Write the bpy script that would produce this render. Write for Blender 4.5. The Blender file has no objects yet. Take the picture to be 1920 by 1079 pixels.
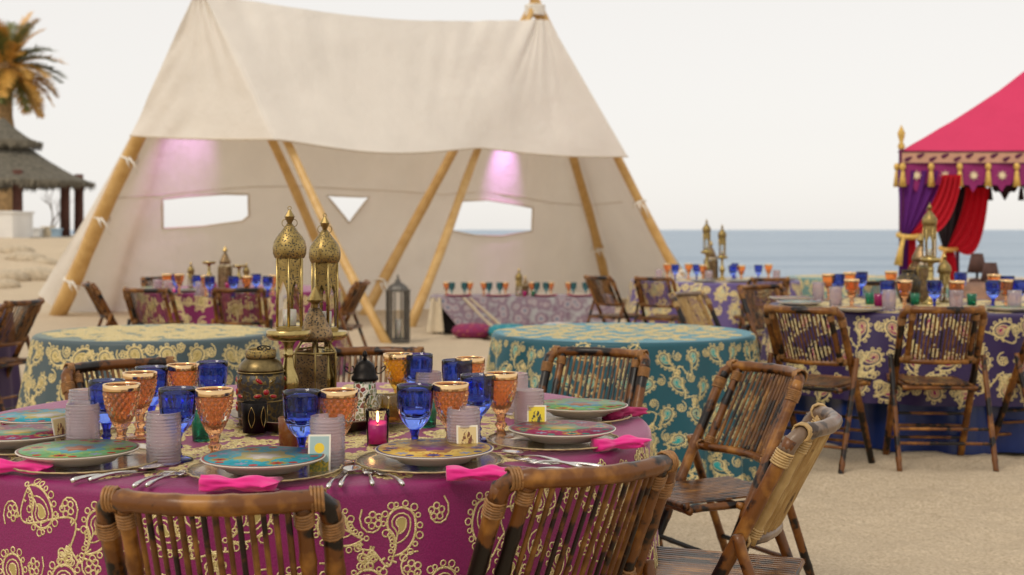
import bpy, math, random
from mathutils import Vector, Matrix, noise as mnoise
R_ = math.radians; PI = math.pi; TAU = 2*math.pi
sc = bpy.context.scene
col = sc.collection
rnd = random.Random(7)

# ------------------------------------------------------------------ camera
F = 2450.0; HOR = 431.0; HC = 1.30            # focal length in photo pixels, horizon row, eye height
cd = bpy.data.cameras.new('camera'); cam = bpy.data.objects.new('camera', cd); col.objects.link(cam)
cam.location = (0, 0, HC); cam.rotation_euler = (R_(90), 0, 0)
cd.sensor_width = 36; cd.lens = F/1920*36; cd.shift_y = -(539.5-HOR)/1920
cd.clip_start = .1; cd.clip_end = 60000
cd.dof.use_dof = True; cd.dof.focus_distance = 3.15; cd.dof.aperture_fstop = 4.5
sc.camera = cam
# ------------------------------------------------------------------ sky and sun
SUN_EL, SUN_AZ = R_(50), R_(215)               # azimuth clockwise from +Y: behind the camera, a little left
w = bpy.data.worlds.new('World'); sc.world = w; w.use_nodes = True
wn = w.node_tree.nodes; wl = w.node_tree.links
bg = wn['Background']
sky = wn.new('ShaderNodeTexSky'); sky.sky_type = 'NISHITA'; sky.sun_disc = False
sky.sun_elevation = SUN_EL; sky.sun_rotation = SUN_AZ
sky.air_density = 1.0; sky.dust_density = 1.0; sky.ozone_density = 1.0
hs = wn.new('ShaderNodeHueSaturation'); hs.inputs['Saturation'].default_value = .30
hz = wn.new('ShaderNodeMixRGB'); hz.inputs[0].default_value = .78; hz.inputs[2].default_value = (8.3, 7.95, 7.5, 1)   # bright even haze over the whole sky
wl.new(sky.outputs[0], hs.inputs['Color']); wl.new(hs.outputs[0], hz.inputs[1]); wl.new(hz.outputs[0], bg.inputs['Color'])
bg.inputs['Strength'].default_value = .12
sl = bpy.data.lights.new('sun', 'SUN'); sl.energy = 1.25; sl.angle = R_(22); sl.color = (1, .88, .72)
so = bpy.data.objects.new('sun', sl); col.objects.link(so)
sd = Vector((math.sin(SUN_AZ)*math.cos(SUN_EL), math.cos(SUN_AZ)*math.cos(SUN_EL), math.sin(SUN_EL)))
so.rotation_euler = sd.to_track_quat('Z', 'Y').to_euler()
sc.view_settings.view_transform = 'Standard'; sc.view_settings.look = 'None'
sc.view_settings.exposure = 0; sc.view_settings.gamma = 1
sc.view_settings.use_curve_mapping = False
sc.cycles.use_denoising = True
sc.cycles.max_bounces = 14; sc.cycles.transmission_bounces = 12; sc.cycles.transparent_max_bounces = 12
sc.cycles.sample_clamp_indirect = 6

def px(x, Y): return (x-960)/F*Y               # photo column at a known distance
def gp(x, y, z=0.0):                           # photo point lying at height z
    Y = F*(HC-z)/(y-HOR); return (px(x, Y), Y, z)

# ------------------------------------------------------------------ materials
class N:
    def __init__(s, name):
        s.m = bpy.data.materials.new(name); s.m.use_nodes = True
        s.t = s.m.node_tree; s.b = s.t.nodes['Principled BSDF']; s.out = s.t.nodes['Material Output']
    def n(s, typ, **kw):
        x = s.t.nodes.new('ShaderNode'+typ)
        for k, v in kw.items():
            if k in x.inputs: x.inputs[k].default_value = v
            else: setattr(x, k, v)
        return x
    def l(s, a, b): s.t.links.new(a, b)
    def co(s, scale=1, rand=False, kind='Object'):
        c = s.n('TexCoord').outputs[kind]
        if rand:
            oi = s.n('ObjectInfo'); mu = s.n('Math', operation='MULTIPLY'); s.l(oi.outputs['Random'], mu.inputs[0]); mu.inputs[1].default_value = 37
            va = s.n('VectorMath', operation='ADD'); s.l(c, va.inputs[0]); s.l(mu.outputs[0], va.inputs[1]); c = va.outputs[0]
        if scale != 1:
            mp = s.n('Mapping'); mp.inputs['Scale'].default_value = scale if hasattr(scale, '__len__') else (scale,)*3
            s.l(c, mp.inputs['Vector']); c = mp.outputs[0]
        return c
    def noise(s, vec, sc_, det=4, rough=.55):
        x = s.n('TexNoise', Scale=sc_, Detail=det, Roughness=rough); s.l(vec, x.inputs['Vector']); return x.outputs[0]
    def ramp(s, fac, stops):
        r = s.n('ValToRGB'); e = r.color_ramp.elements
        while len(e) < len(stops): e.new(.5)
        for q, (p, c) in zip(e, stops): q.position = p; q.color = (*c, 1) if len(c) == 3 else c
        s.l(fac, r.inputs[0]); return r.outputs[0]
    def math(s, op, a, b=None, c=None):
        x = s.n('Math', operation=op)
        for i, v in enumerate((a, b, c)):
            if v is None: continue
            if isinstance(v, (int, float)): x.inputs[i].default_value = v
            else: s.l(v, x.inputs[i])
        return x.outputs[0]
    def mix(s, fac, a, b):
        x = s.n('MixRGB')
        for i, v in enumerate((fac, a, b)):
            if isinstance(v, (int, float)): x.inputs[i].default_value = v
            elif isinstance(v, tuple): x.inputs[i].default_value = (*v, 1)
            else: s.l(v, x.inputs[i])
        return x.outputs[0]
    def bump(s, h, st=.3, dist=.01):
        b = s.n('Bump', Strength=st, Distance=dist); s.l(h, b.inputs['Height']); s.l(b.outputs[0], s.b.inputs['Normal']); return b
    def base(s, v):
        if isinstance(v, tuple): s.b.inputs['Base Color'].default_value = (*v, 1)
        else: s.l(v, s.b.inputs['Base Color'])
    def set(s, **kw):
        for k, v in kw.items(): s.b.inputs[k.replace('_', ' ')].default_value = v
        return s

M = {}
def simple(name, c, rough=.6, var=.15, vs=12, metal=0, bump=0, bs=80, bd=.002, **kw):
    a = N(name); v = a.co(rand=True)
    nz = a.noise(v, vs, 5)
    lo = tuple(x*(1-var) for x in c); hi = tuple(min(1, x*(1+var)) for x in c)
    a.base(a.ramp(nz, [(.3, lo), (.7, hi)])); a.set(Roughness=rough, Metallic=metal)
    if bump: a.bump(a.noise(v, bs, 3), bump, bd)
    a.set(**kw); M[name] = a.m; return a

# sand
a = N('sand'); v = a.co()
n1 = a.noise(v, .8, 6); n2 = a.noise(v, 260, 2); n3 = a.noise(v, 11, 6, .7)
c1 = a.ramp(n1, [(.3, (.56, .445, .295)), (.7, (.68, .55, .375))])
n4 = a.noise(v, 70, 4, .7)
c2 = a.mix(.45, c1, a.ramp(n4, [(.35, (.34, .25, .165)), (.65, (.86, .72, .55))]))
a.base(c2); a.set(Roughness=.95); a.b.inputs['Specular IOR Level'].default_value = .15
b1 = a.n('Bump', Strength=.9, Distance=.05); a.l(n3, b1.inputs['Height'])
b2 = a.n('Bump', Strength=.8, Distance=.010); a.l(n4, b2.inputs['Height']); a.l(b1.outputs[0], b2.inputs['Normal'])
a.l(b2.outputs[0], a.b.inputs['Normal']); M['sand'] = a.m
# sea
a = N('sea'); v = a.co((.35, 1, 1)); vw = a.co((.12, 1, 1))
n1 = a.noise(v, .22, 8, .6); n2 = a.noise(v, 1.3, 5)
h = a.math('ADD', n1, a.math('MULTIPLY', n2, .4))
a.base(a.ramp(a.math('ADD', a.math('MULTIPLY', a.noise(vw, .05, 6, .7), .6), a.math('MULTIPLY', a.noise(vw, .4, 5, .7), .4)), [(.38, (.20, .29, .40)), (.62, (.40, .49, .58))]))
a.set(Roughness=.38); a.b.inputs['IOR'].default_value = 1.33; a.bump(h, 1.0, 1.6); M['sea'] = a.m
# canvas, slightly translucent
def canvas(name, c, tr=.3, wr=True):
    a = N(name); v = a.co()
    cc = a.ramp(a.noise(v, 1.3, 6), [(.3, tuple(x*.93 for x in c)), (.7, c)])
    a.base(cc); a.set(Roughness=.85)
    h = a.math('ADD', a.math('MULTIPLY', a.noise(v, 2.2, 5), 1.0), a.math('MULTIPLY', a.noise(v, 180, 2), .06))
    a.bump(h, .6, .07)
    t = a.n('BsdfTranslucent'); a.l(cc, t.inputs['Color']); mx = a.n('MixShader'); mx.inputs[0].default_value = tr
    a.l(a.b.outputs[0], mx.inputs[1]); a.l(t.outputs[0], mx.inputs[2]); a.l(mx.outputs[0], a.out.inputs['Surface']); M[name] = a.m
canvas('canvas', (.88, .83, .75), .24)
canvas('canvas_hem', (.70, .60, .47), .1)
canvas('pink_canvas', (.80, .055, .17), .3)
canvas('purple_drape', (.14, .018, .22), .35)
canvas('red_drape', (.62, .012, .03), .35)
canvas('black_drape', (.02, .014, .018), .25)
# bamboo with burnt tortoise patches
def bamboo(name, light, mid, dark, cov):
    a = N(name); v = a.co(rand=True)
    nz = a.noise(v, 7, 3, .6); n2 = a.noise(v, 38, 4)
    f = a.math('ADD', nz, a.math('MULTIPLY', a.math('SUBTRACT', n2, .5), .25))
    a.base(a.ramp(f, [(cov-.05, dark), (cov+.002, mid), (cov+.07, mid), (.68, light)]))
    a.set(Roughness=.34, Coat_Weight=.06, Coat_Roughness=.1); a.b.inputs['Specular IOR Level'].default_value = .35
    a.bump(a.noise(a.co(rand=True), 120, 3), .12, .003); M[name] = a.m
bamboo('bamboo', (.33, .140, .024), (.140, .048, .008), (.007, .0035, .002), .48)
bamboo('bamboo_slat', (.29, .130, .025), (.115, .043, .008), (.014, .006, .003), .46)
bamboo('bamboo_pale', (.50, .34, .14), (.34, .20, .065), (.10, .05, .02), .36)
bamboo('bamboo_weathered', (.30, .22, .16), (.17, .11, .07), (.05, .03, .02), .42)
bamboo('pole_wood', (.66, .43, .17), (.55, .33, .11), (.36, .19, .06), .30)
simple('rattan', (.27, .125, .035), .45, .4, 60); simple('rattan_pale', (.46, .30, .12), .5, .3, 60)
simple('tie_cloth', (.8, .76, .68), .9)
# gold thread
a = N('gold_thread'); v = a.co()
a.base(a.ramp(a.noise(v, 160, 2), [(.3, (.52, .38, .13)), (.7, (.90, .76, .40))])); a.set(Roughness=.42, Metallic=.35)
a.bump(a.noise(v, 420, 2), .8, .003); M['gold_thread'] = a.m
def cloth(name, c, sheen=.4, tint=(1, .95, .85)):
    a = N(name); v = a.co()
    vo = a.n('TexVoronoi', Scale=240.0); a.l(v, vo.inputs['Vector'])
    a.base(a.mix(a.math('MULTIPLY', a.ramp(vo.outputs['Distance'], [(.25, (0, 0, 0)), (.6, (1, 1, 1))]), .35), c, tuple(x*.55 for x in c)))
    a.set(Roughness=.5, Sheen_Weight=sheen, Sheen_Roughness=.22); a.b.inputs['Sheen Tint'].default_value = (*tint, 1)
    a.bump(vo.outputs['Distance'], .25, .002); M[name] = a.m
cloth('magenta_cloth', (.24, .006, .10), .8, (1, .72, .85))
cloth('teal_cloth', (.003, .080, .110), .9, (.40, .85, 1))
cloth('sage_cloth', (.055, .088, .098), .5, (.85, 1, .75))
cloth('purple_cloth', (.026, .007, .072), .08, (.8, .8, 1))
cloth('violet_cloth', (.13, .085, .26), .4, (.8, .9, 1))
cloth('aqua_cloth', (.16, .30, .27), .5, (.9, 1, .95))
cloth('mauve_cloth', (.33, .24, .27), .3)
simple('blue_satin', (.002, .018, .12), .28, .2, 5)
simple('teal_fill', (.015, .30, .30), .5); simple('plum_fill', (.30, .02, .10), .5); simple('pale_fill', (.45, .50, .36), .6); simple('gold_fill', (.42, .32, .10), .5)
# glass
def glass(name, c, rough=.04, trans=1.0, ior=1.48, **kw):
    a = N(name); a.base(c); a.set(Roughness=rough, Transmission_Weight=trans, IOR=ior, **kw); M[name] = a.m
glass('blue_glass', (.20, .32, .95), .03)
glass('blue_solid_glass', (.03, .05, .62), .03)
glass('amber_glass', (.95, .50, .22), .05, .92, 1.5)
glass('yellow_glass', (.97, .60, .08), .05, .92, 1.5)
glass('lilac_glass', (.86, .755, .785), .07, .80)
glass('green_glass', (.03, .50, .25), .08, .8)
glass('pink_glass', (.85, .03, .32), .08, .75)
glass('brown_glass', (.42, .15, .03), .1, .6)
glass('clear_glass', (.96, .96, .94), .02, 1.0, 1.12)
glass('charger_glass', (.86, .80, .70), .16, .88, 1.25)
glass('teal_glass', (.08, .30, .34), .06, .8)
glass('red_jewel', (.36, .006, .010), .08, .2, 1.5)
simple('gold_rim', (.86, .58, .30), .16, .1, 20, 1)
# metals
def brass(name, c, dark, rough, hole_shade=None, hs_=70):
    a = N(name); v = a.co()
    nz = a.noise(v, 25, 6, .65)
    cc = a.ramp(nz, [(.32, dark), (.62, c)])
    if hole_shade:
        vo = a.n('TexVoronoi', Scale=hs_); a.l(v, vo.inputs['Vector'])
        k = a.ramp(vo.outputs['Distance'], [(hole_shade-.06, (0, 0, 0)), (hole_shade, (1, 1, 1))])
        cc = a.mix(k, (.018, .014, .010), cc); a.bump(k, .6, .002)  # near-black spots paint the shade of pierced holes into the metal colour
        a.l(k, a.b.inputs['Metallic'])
    else:
        a.set(Metallic=1.0); a.bump(nz, .15, .002)
    a.base(cc); a.set(Roughness=rough); M[name] = a.m
brass('brass', (.40, .29, .11), (.20, .135, .045), .36)
brass('aged_brass', (.24, .175, .075), (.07, .05, .025), .38)
brass('polished_brass', (.52, .40, .16), (.34, .24, .085), .27)
brass('filigree_brass', (.42, .30, .11), (.22, .15, .05), .4, .37, 170)
brass('filigree_dark', (.36, .24, .12), (.14, .09, .045), .42, .38, 165)
brass('black_iron', (.03, .027, .025), (.012, .010, .010), .45)
brass('barrel_metal', (.24, .17, .07), (.05, .035, .018), .42, .60, 95)
brass('grey_metal', (.20, .19, .17), (.10, .09, .08), .55, .30, 50)
brass('silver', (.72, .70, .66), (.50, .47, .43), .22)
brass('tray_metal', (.36, .30, .21), (.14, .09, .06), .34)
simple('wax', (.82, .78, .70), .5, .04); M['wax'].node_tree.nodes['Principled BSDF'].inputs['Subsurface Weight'].default_value = .2
a = N('flame'); a.base((1, .6, .2)); a.b.inputs['Emission Color'].default_value = (1, .55, .18, 1); a.b.inputs['Emission Strength'].default_value = 14; M['flame'] = a.m
simple('pink_wax', (.62, .015, .24), .4, .1)
simple('cream_china', (.66, .60, .48), .3, .05, 10, Coat_Weight=.4)
simple('paper', (.80, .74, .62), .85, .05)
simple('napkin', (.72, .008, .22), .75, .12, 30, Sheen_Weight=.3)
simple('wine_napkin', (.36, .01, .09), .75, .12, 30)
simple('charger_gold', (.42, .32, .16), .5, .4, 60, .3)
simple('table_wood', (.35, .26, .16), .7); simple('wick', (.03, .02, .02), .9)
simple('thatch', (.13, .115, .085), .95, .45, 9, bump=.8, bs=40, bd=.03)
simple('thatch_blade', (.19, .165, .12), .95, .4, 4)
simple('red_timber', (.10, .035, .022), .8, .3, 6)
simple('white_wall', (.74, .72, .68), .9, .06, 2); simple('grey_stone', (.26, .27, .27), .9, .2, 3, bump=.4, bs=14, bd=.02)
simple('blue_box_paint', (.30, .42, .52), .7); simple('rock', (.50, .41, .29), .95, .25, 5, bump=.6, bs=10, bd=.03)
simple('palm_green', (.13, .14, .035), .6, .45, 1.2); simple('palm_sunlit_gold', (.55, .30, .055), .6, .35, 1.2)  # gold frond colour has the warm sunlight painted in
simple('palm_bark', (.34, .21, .09), .9, .35, 8, bump=.7, bs=20, bd=.03)
simple('bare_wood', (.16, .11, .08), .9, .2)
simple('brown_leather', (.20, .10, .055), .55, .5, 9); simple('dark_shade', (.07, .03, .022), .8, .3)
simple('fringe_gold', (.66, .42, .10), .55, .3, 40, .2); simple('band_cloth', (.55, .30, .20), .7, .1)
simple('plum_cloth', (.26, .012, .13), .7, .12, 6); simple('ink_plum', (.10, .01, .05), .8)
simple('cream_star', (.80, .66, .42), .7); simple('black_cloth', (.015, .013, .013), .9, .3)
simple('beige_cloth', (.60, .50, .35), .85, .1)
simple('terrace_floor', (.40, .37, .32), .9, .15, 2)

# hand painted china: rings of flowers and dots in polar coordinates
def china(name, ground, centre, petal, dot, ring, blot):
    a = N(name); c = a.co(); sx = a.n('SeparateXYZ'); a.l(c, sx.inputs[0]); X, Y = sx.outputs[0], sx.outputs[1]
    r = a.math('SQRT', a.math('ADD', a.math('MULTIPLY', X, X), a.math('MULTIPLY', Y, Y)))
    an = a.math('ARCTAN2', Y, X)
    def lt(x, t): return a.math('LESS_THAN', x, t)
    def band(lo, hi): return a.math('MULTIPLY', a.math('GREATER_THAN', r, lo), lt(r, hi))
    def spots(k, ph, rad, size):                       # k round spots on a circle
        t = a.math('SUBTRACT', a.math('FRACT', a.math('ADD', a.math('MULTIPLY', an, k/TAU), ph)), .5)
        dx = a.math('MULTIPLY', t, TAU/k*rad); dy = a.math('SUBTRACT', r, rad)
        return a.math('SQRT', a.math('ADD', a.math('MULTIPLY', dx, dx), a.math('MULTIPLY', dy, dy))), dx, dy
    nz = a.noise(c, 40, 4)
    cc = a.mix(a.ramp(nz, [(.35, (0, 0, 0)), (.65, (1, 1, 1))]), ground, tuple(min(1, g*1.35+.03) for g in ground))
    cc = a.mix(lt(r, a.math('ADD', .060, a.math('MULTIPLY', a.math('COSINE', a.math('MULTIPLY', an, 5)), .010))), cc, centre)
    cc = a.mix(lt(r, a.math('ADD', .034, a.math('MULTIPLY', a.math('COSINE', a.math('MULTIPLY', an, 7)), .007))), cc, blot)
    d, dx, dy = spots(4, .13, .098, 0)                 # big rosettes
    pa = a.math('ARCTAN2', dy, dx); pet = a.math('ADD', .021, a.math('MULTIPLY', a.math('COSINE', a.math('MULTIPLY', pa, 12)), .005))
    cc = a.mix(lt(d, pet), cc, petal); cc = a.mix(lt(d, .014), cc, ring); cc = a.mix(lt(d, .009), cc, dot); cc = a.mix(lt(d, .004), cc, (.02, .02, .02))
    d, dx, dy = spots(4, .63, .100, 0); pa = a.math('ARCTAN2', dy, dx)
    cc = a.mix(lt(d, a.math('ADD', .011, a.math('MULTIPLY', a.math('COSINE', a.math('MULTIPLY', pa, 6)), .005))), cc, (.30, .33, .48))
    d, dx, dy = spots(8, .38, .112, 0); cc = a.mix(lt(d, .010), cc, dot)
    d, dx, dy = spots(26, 0, .072, 0); cc = a.mix(lt(d, .0035), cc, petal)
    cc = a.mix(a.math('GREATER_THAN', r, .1285), cc, ring)
    a.base(cc); a.set(Roughness=.38); a.b.inputs['Specular IOR Level'].default_value = .3; M[name] = a.m
RED, GRN = (.55, .05, .03), (.05, .30, .12)
china('china_blue', (.02, .30, .38), (.42, .36, .12), (.40, .36, .06), RED, (.45, .12, .09), (.45, .40, .35))
china('china_green', (.16, .36, .14), (.12, .32, .36), (.55, .40, .06), RED, (.30, .12, .08), (.30, .12, .06))
china('china_yellow', (.62, .40, .08), (.34, .15, .07), (.45, .12, .04), (.08, .08, .26), (.13, .12, .30), (.16, .03, .12))
china('china_magenta', (.30, .025, .085), (.16, .30, .18), (.60, .33, .07), (.03, .28, .22), (.25, .30, .26), (.40, .30, .08))
# paisley print for the distant low table and cushions
def printed(name, cols, s=14):
    a = N(name); v = a.co(); vo = a.n('TexVoronoi', Scale=s); a.l(v, vo.inputs['Vector'])
    a.base(a.ramp(a.math('ADD', a.math('MULTIPLY', vo.outputs['Distance'], .7), a.math('MULTIPLY', a.noise(v, 30, 3), .35)), cols)); a.set(Roughness=.85); M[name] = a.m
printed('mauve_print', [(.2, (.12, .14, .22)), (.38, (.40, .34, .34)), (.52, (.20, .12, .17)), (.75, (.38, .37, .37))], 8)
printed('wine_print', [(.2, (.40, .16, .10)), (.4, (.24, .015, .07)), (.7, (.20, .02, .09))], 16)
printed('teal_print', [(.2, (.30, .38, .30)), (.4, (.01, .24, .28)), (.7, (.02, .18, .24))], 16)
printed('white_print', [(.2, (.6, .5, .5)), (.45, (.72, .68, .64)), (.7, (.66, .62, .6))], 16)
# mosaic glass
a = N('mosaic'); v = a.co(); vo = a.n('TexVoronoi', Scale=75.0); a.l(v, vo.inputs['Vector'])
ve = a.n('TexVoronoi', Scale=75.0, feature='DISTANCE_TO_EDGE'); a.l(v, ve.inputs['Vector'])
sx = a.n('SeparateXYZ'); a.l(vo.outputs['Color'], sx.inputs[0])
cc = a.ramp(sx.outputs[0], [(.0, (.35, .07, .03)), (.25, (.05, .16, .05)), (.5, (.03, .03, .12)), (.75, (.26, .30, .16)), (1, (.22, .02, .02))])
a.base(a.mix(a.ramp(ve.outputs[0], [(.06, (1, 1, 1)), (.1, (0, 0, 0))]), cc, (.72, .66, .55))); a.set(Roughness=.25); M['mosaic'] = a.m
def card_mat(name, bgc, accent, dark, blot=False):                 # small printed cards: plain picture panel with a disc and ground
    a = N(name); c = a.co(); sx = a.n('SeparateXYZ'); a.l(c, sx.inputs[0]); X, Z = sx.outputs[0], sx.outputs[2]
    d = a.math('SQRT', a.math('ADD', a.math('MULTIPLY', X, X), a.math('POWER', a.math('SUBTRACT', Z, .055), 2)))
    cc = a.mix(a.math('LESS_THAN', d, .011), bgc, accent)
    gr = a.math('LESS_THAN', Z, a.math('ADD', .012, a.math('MULTIPLY', a.noise(c, 120, 3), .028)))
    cc = a.mix(gr, cc, a.mix(a.ramp(a.noise(c, 160, 3), [(.42, (0, 0, 0)), (.55, (1, 1, 1))]), dark, tuple(x*.7 for x in accent)))
    if blot:
        e = a.math('ADD', a.math('POWER', a.math('DIVIDE', X, .014), 2), a.math('POWER', a.math('DIVIDE', a.math('SUBTRACT', Z, .046), .024), 2))
        k = a.math('MULTIPLY', a.math('LESS_THAN', e, 1), a.math('GREATER_THAN', a.noise(a.co((1, 1, .3)), 230, 3), .5))
        cc = a.mix(k, cc, dark)
    a.base(cc); a.set(Roughness=.5); M[name] = a.m
card_mat('card_sun', (.35, .48, .46), (.80, .55, .03), (.16, .20, .05))
card_mat('card_sand', (.68, .52, .24), (.62, .44, .16), (.16, .05, .02), True)
card_mat('card_yellow', (.80, .62, .03), (.72, .55, .03), (.05, .05, .03), True)

# ------------------------------------------------------------------ mesh helpers
class MB:
    def __init__(s): s.v = []; s.f = []
    def add(s, vs, fs):
        o = len(s.v); s.v += [tuple(p) for p in vs]; s.f += [tuple(i+o for i in q) for q in fs]; return s
    def box(s, x0, y0, z0, x1, y1, z1):
        return s.add([(x0, y0, z0), (x1, y0, z0), (x1, y1, z0), (x0, y1, z0), (x0, y0, z1), (x1, y0, z1), (x1, y1, z1), (x0, y1, z1)],
                     [(3, 2, 1, 0), (4, 5, 6, 7), (0, 1, 5, 4), (1, 2, 6, 5), (2, 3, 7, 6), (3, 0, 4, 7)])
    def tube(s, pts, rad, n=8, cap=True, closed=False):
        pts = [Vector(p) for p in pts]; m = len(pts)
        if not hasattr(rad, '__len__'): rad = [rad]*m
        vs = []; fs = []; up = None
        for i, p in enumerate(pts):
            t = (pts[(i+1) % m]-pts[i-1]) if closed else (pts[min(i+1, m-1)]-pts[max(i-1, 0)])
            if t.length < 1e-9: t = Vector((0, 0, 1))
            t.normalize()
            if up is None:
                up = Vector((0, 0, 1)) if abs(t.z) < .9 else Vector((0, 1, 0))
            sd_ = t.cross(up)
            if sd_.length < 1e-6: sd_ = t.orthogonal()
            sd_.normalize(); up = sd_.cross(t).normalized()
            for k in range(n):
                a_ = TAU*k/n; vs.append(p+(sd_*math.cos(a_)+up*math.sin(a_))*rad[i])
        for i in range(m if closed else m-1):
            j = (i+1) % m
            for k in range(n):
                k2 = (k+1) % n; fs.append((i*n+k, i*n+k2, j*n+k2, j*n+k))
        if cap and not closed: fs.append(tuple(range(n-1, -1, -1))); fs.append(tuple((m-1)*n+k for k in range(n)))
        return s.add(vs, fs)
    def lathe(s, prof, n=32, fn=None, closed=False, c=(0, 0)):   # prof: (r, z) from bottom up; fn(r, z, angle, i) -> r
        vs = []; fs = []; m = len(prof)
        for i, (r, z) in enumerate(prof):
            for k in range(n):
                a_ = TAU*k/n; q = fn(r, z, a_, i) if fn else r
                vs.append((c[0]+q*math.cos(a_), c[1]+q*math.sin(a_), z))
        for i in range(m if closed else m-1):
            j = (i+1) % m
            for k in range(n):
                k2 = (k+1) % n; fs.append((i*n+k, i*n+k2, j*n+k2, j*n+k))
        if not closed:
            if prof[0][0] > 1e-6: fs.append(tuple(range(n-1, -1, -1)))
            if prof[-1][0] > 1e-6: fs.append(tuple((m-1)*n+k for k in range(n)))
        return s.add(vs, fs)
    def grid(s, nu, nv, fn):
        vs = [fn(i/nu, j/nv) for j in range(nv+1) for i in range(nu+1)]
        fs = [(j*(nu+1)+i, j*(nu+1)+i+1, (j+1)*(nu+1)+i+1, (j+1)*(nu+1)+i) for j in range(nv) for i in range(nu)]
        return s.add(vs, fs)
    def mesh(s, name, mat, smooth=True):
        me = bpy.data.meshes.new(name); me.from_pydata(s.v, [], s.f); me.materials.append(M[mat])
        if smooth:
            me.polygons.foreach_set('use_smooth', [True]*len(me.polygons))
        me.update(); return me
    def build(s, name, mat, parent=None, smooth=True, loc=None):
        return put(s.mesh(name, mat, smooth), name, parent, loc)
def put(me, name, parent=None, loc=None, rot=None):
    o = bpy.data.objects.new(name, me); col.objects.link(o)
    if parent: o.parent = parent
    if loc: o.location = loc
    if rot: o.rotation_euler = rot
    return o
def sharp(o, ang=35):
    try: o.data.set_sharp_from_angle(angle=R_(ang))
    except Exception: pass
    return o
def tag(o, label, cat, group=None):
    o['label'] = label; o['category'] = cat
    if group: o['group'] = group
    return o
def thing(name, label, cat, loc=(0, 0, 0), rz=0, group=None):
    o = bpy.data.objects.new(name, None); col.objects.link(o); o.location = loc; o.rotation_euler = (0, 0, rz)
    o.empty_display_size = .1
    return tag(o, label, cat, group)
def kids():
    d = {}
    for o in bpy.data.objects:
        if o.parent: d.setdefault(o.parent.name, []).append(o)
    return d
def copy_tree(o, parent=None, tree=None):
    c = o.copy(); col.objects.link(c); c.parent = parent
    for ch in (tree or {}).get(o.name, []): copy_tree(ch, c, tree)
    return c
def struct(o): o['kind'] = 'structure'; return o
def stuff(o): o['kind'] = 'stuff'; return o
class Proto:                                           # first use hands out the original, later ones copies
    def __init__(s, root): s.root = root; s.used = False; s.tree = kids(); s.tree = {k: v for k, v in s.tree.items()}
    def at(s, loc, rz=0, label=None, group=None, scale=None):
        o = s.root if not s.used else copy_tree(s.root, None, s.tree)
        s.used = True; o.location = loc; o.rotation_euler = (0, 0, rz)
        if label: o['label'] = label
        if group: o['group'] = group
        elif 'group' in o: del o['group']
        if scale: o.scale = (scale,)*3
        return o
ORD = ['first', 'second', 'third', 'fourth', 'fifth', 'sixth', 'seventh', 'eighth', 'ninth', 'tenth', 'eleventh', 'twelfth', 'thirteenth', 'fourteenth']
def by_row(items, fmt):                                # labels that count along the photograph, left to right
    it = sorted(items, key=lambda o: o.location.x/o.location.y)
    for i, o in enumerate(it): o['label'] = fmt.format(ORD[i])
def sm(a_, b_, x):
    t = max(0, min(1, (x-a_)/(b_-a_))); return t*t*(3-2*t)
def lerp(a_, b_, t): return a_+(b_-a_)*t
# ------------------------------------------------------------------ beach and sea
def ground(x, y):
    z = .08*sm(.7, 1.6, x)*sm(5.6, 6.5, y)*(1-sm(9.4, 11, y))
    z += 1.05*sm(-6.2, -10.5, x)*sm(20.5, 36, y)
    return z
def axis(lo, hi, dlo, dhi, fine, coarse):
    out = [lo]
    while out[-1] < hi:
        p = out[-1]; d = 0 if dlo <= p <= dhi else min(abs(p-dlo), abs(p-dhi))
        out.append(p+min(coarse, fine+d*.12))
    return out
xs = axis(-60, 60, -1.2, 4.2, .05, 3); ys = axis(-6, 36, 2.0, 10.0, .05, 1.2)+[37, 38, 40, 44, 50, 60]
gv = []
for y in ys:
    for x in xs:
        z = ground(x, y)
        if y < 36:
            q = mnoise.noise(Vector((x*1.1, y*1.1, 0))); q2 = mnoise.noise(Vector((x*4.2, y*4.2, 3))); q3 = mnoise.noise(Vector((x*9, y*9, 9)))
            z += .018*q+.030*q2+.016*max(0, q3)
            z += .16*sm(-6.5, -10, x)*sm(21, 27, y)*mnoise.noise(Vector((x*.9, y*.9, 5)))
            z -= .012
        else: z -= (y-36)*.16*sm(-13, -6, x)
        gv.append((x, y, z))
nx = len(xs)
mb = MB(); mb.add(gv, [(j*nx+i, j*nx+i+1, (j+1)*nx+i+1, (j+1)*nx+i) for j in range(len(ys)-1) for i in range(nx-1)])
struct(mb.build('sand_beach', 'sand'))
mb = MB(); mb.add([(-9000, 34, -1.15), (9000, 34, -1.15), (30000, 26000, -1.15), (-30000, 26000, -1.15)], [(0, 1, 2, 3)])
struct(mb.build('sea', 'sea', smooth=False))

# ------------------------------------------------------------------ far left: terrace, thatched shelter, palm
YT = 39.0
t = thing('terrace_wall', 'low grey stone terrace wall below the thatched shelter', 'wall', (px(0, YT), YT, 0))
MB().box(-9, 0, .1, 1.70, .5, .99).build('wall', 'grey_stone', t, False)
MB().box(-9.05, -.06, .993, 1.76, 8, 1.08).build('coping', 'terrace_floor', t, False)
o = MB().box(-2.2, 0, 0, .36, 1.6, 1.05)
t = thing('white_block', 'plain white masonry block left of the thatched shelter post', 'wall', (px(0, 37.6), 37.6, .72))
o.build('block', 'white_wall', t, False); MB().box(-2.24, -.04, 1.053, .40, 1.64, 1.12).build('coping', 'white_wall', t, False)
def planter(xp, Y, w_, h_, mat, label):
    t = thing('planter_box', label, 'planter', (px(xp, Y), Y, 1.08))
    MB().box(-w_/2, 0, 0, w_/2, w_*.7, h_).build('body', mat, t, False); MB().box(-w_/2-.03, -.03, h_+.002, w_/2+.03, w_*.7+.03, h_+.06).build('rim', mat, t, False)
planter(58, 40, .50, .22, 'white_wall', 'white planter box on the terrace between the shelter posts')
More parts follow.
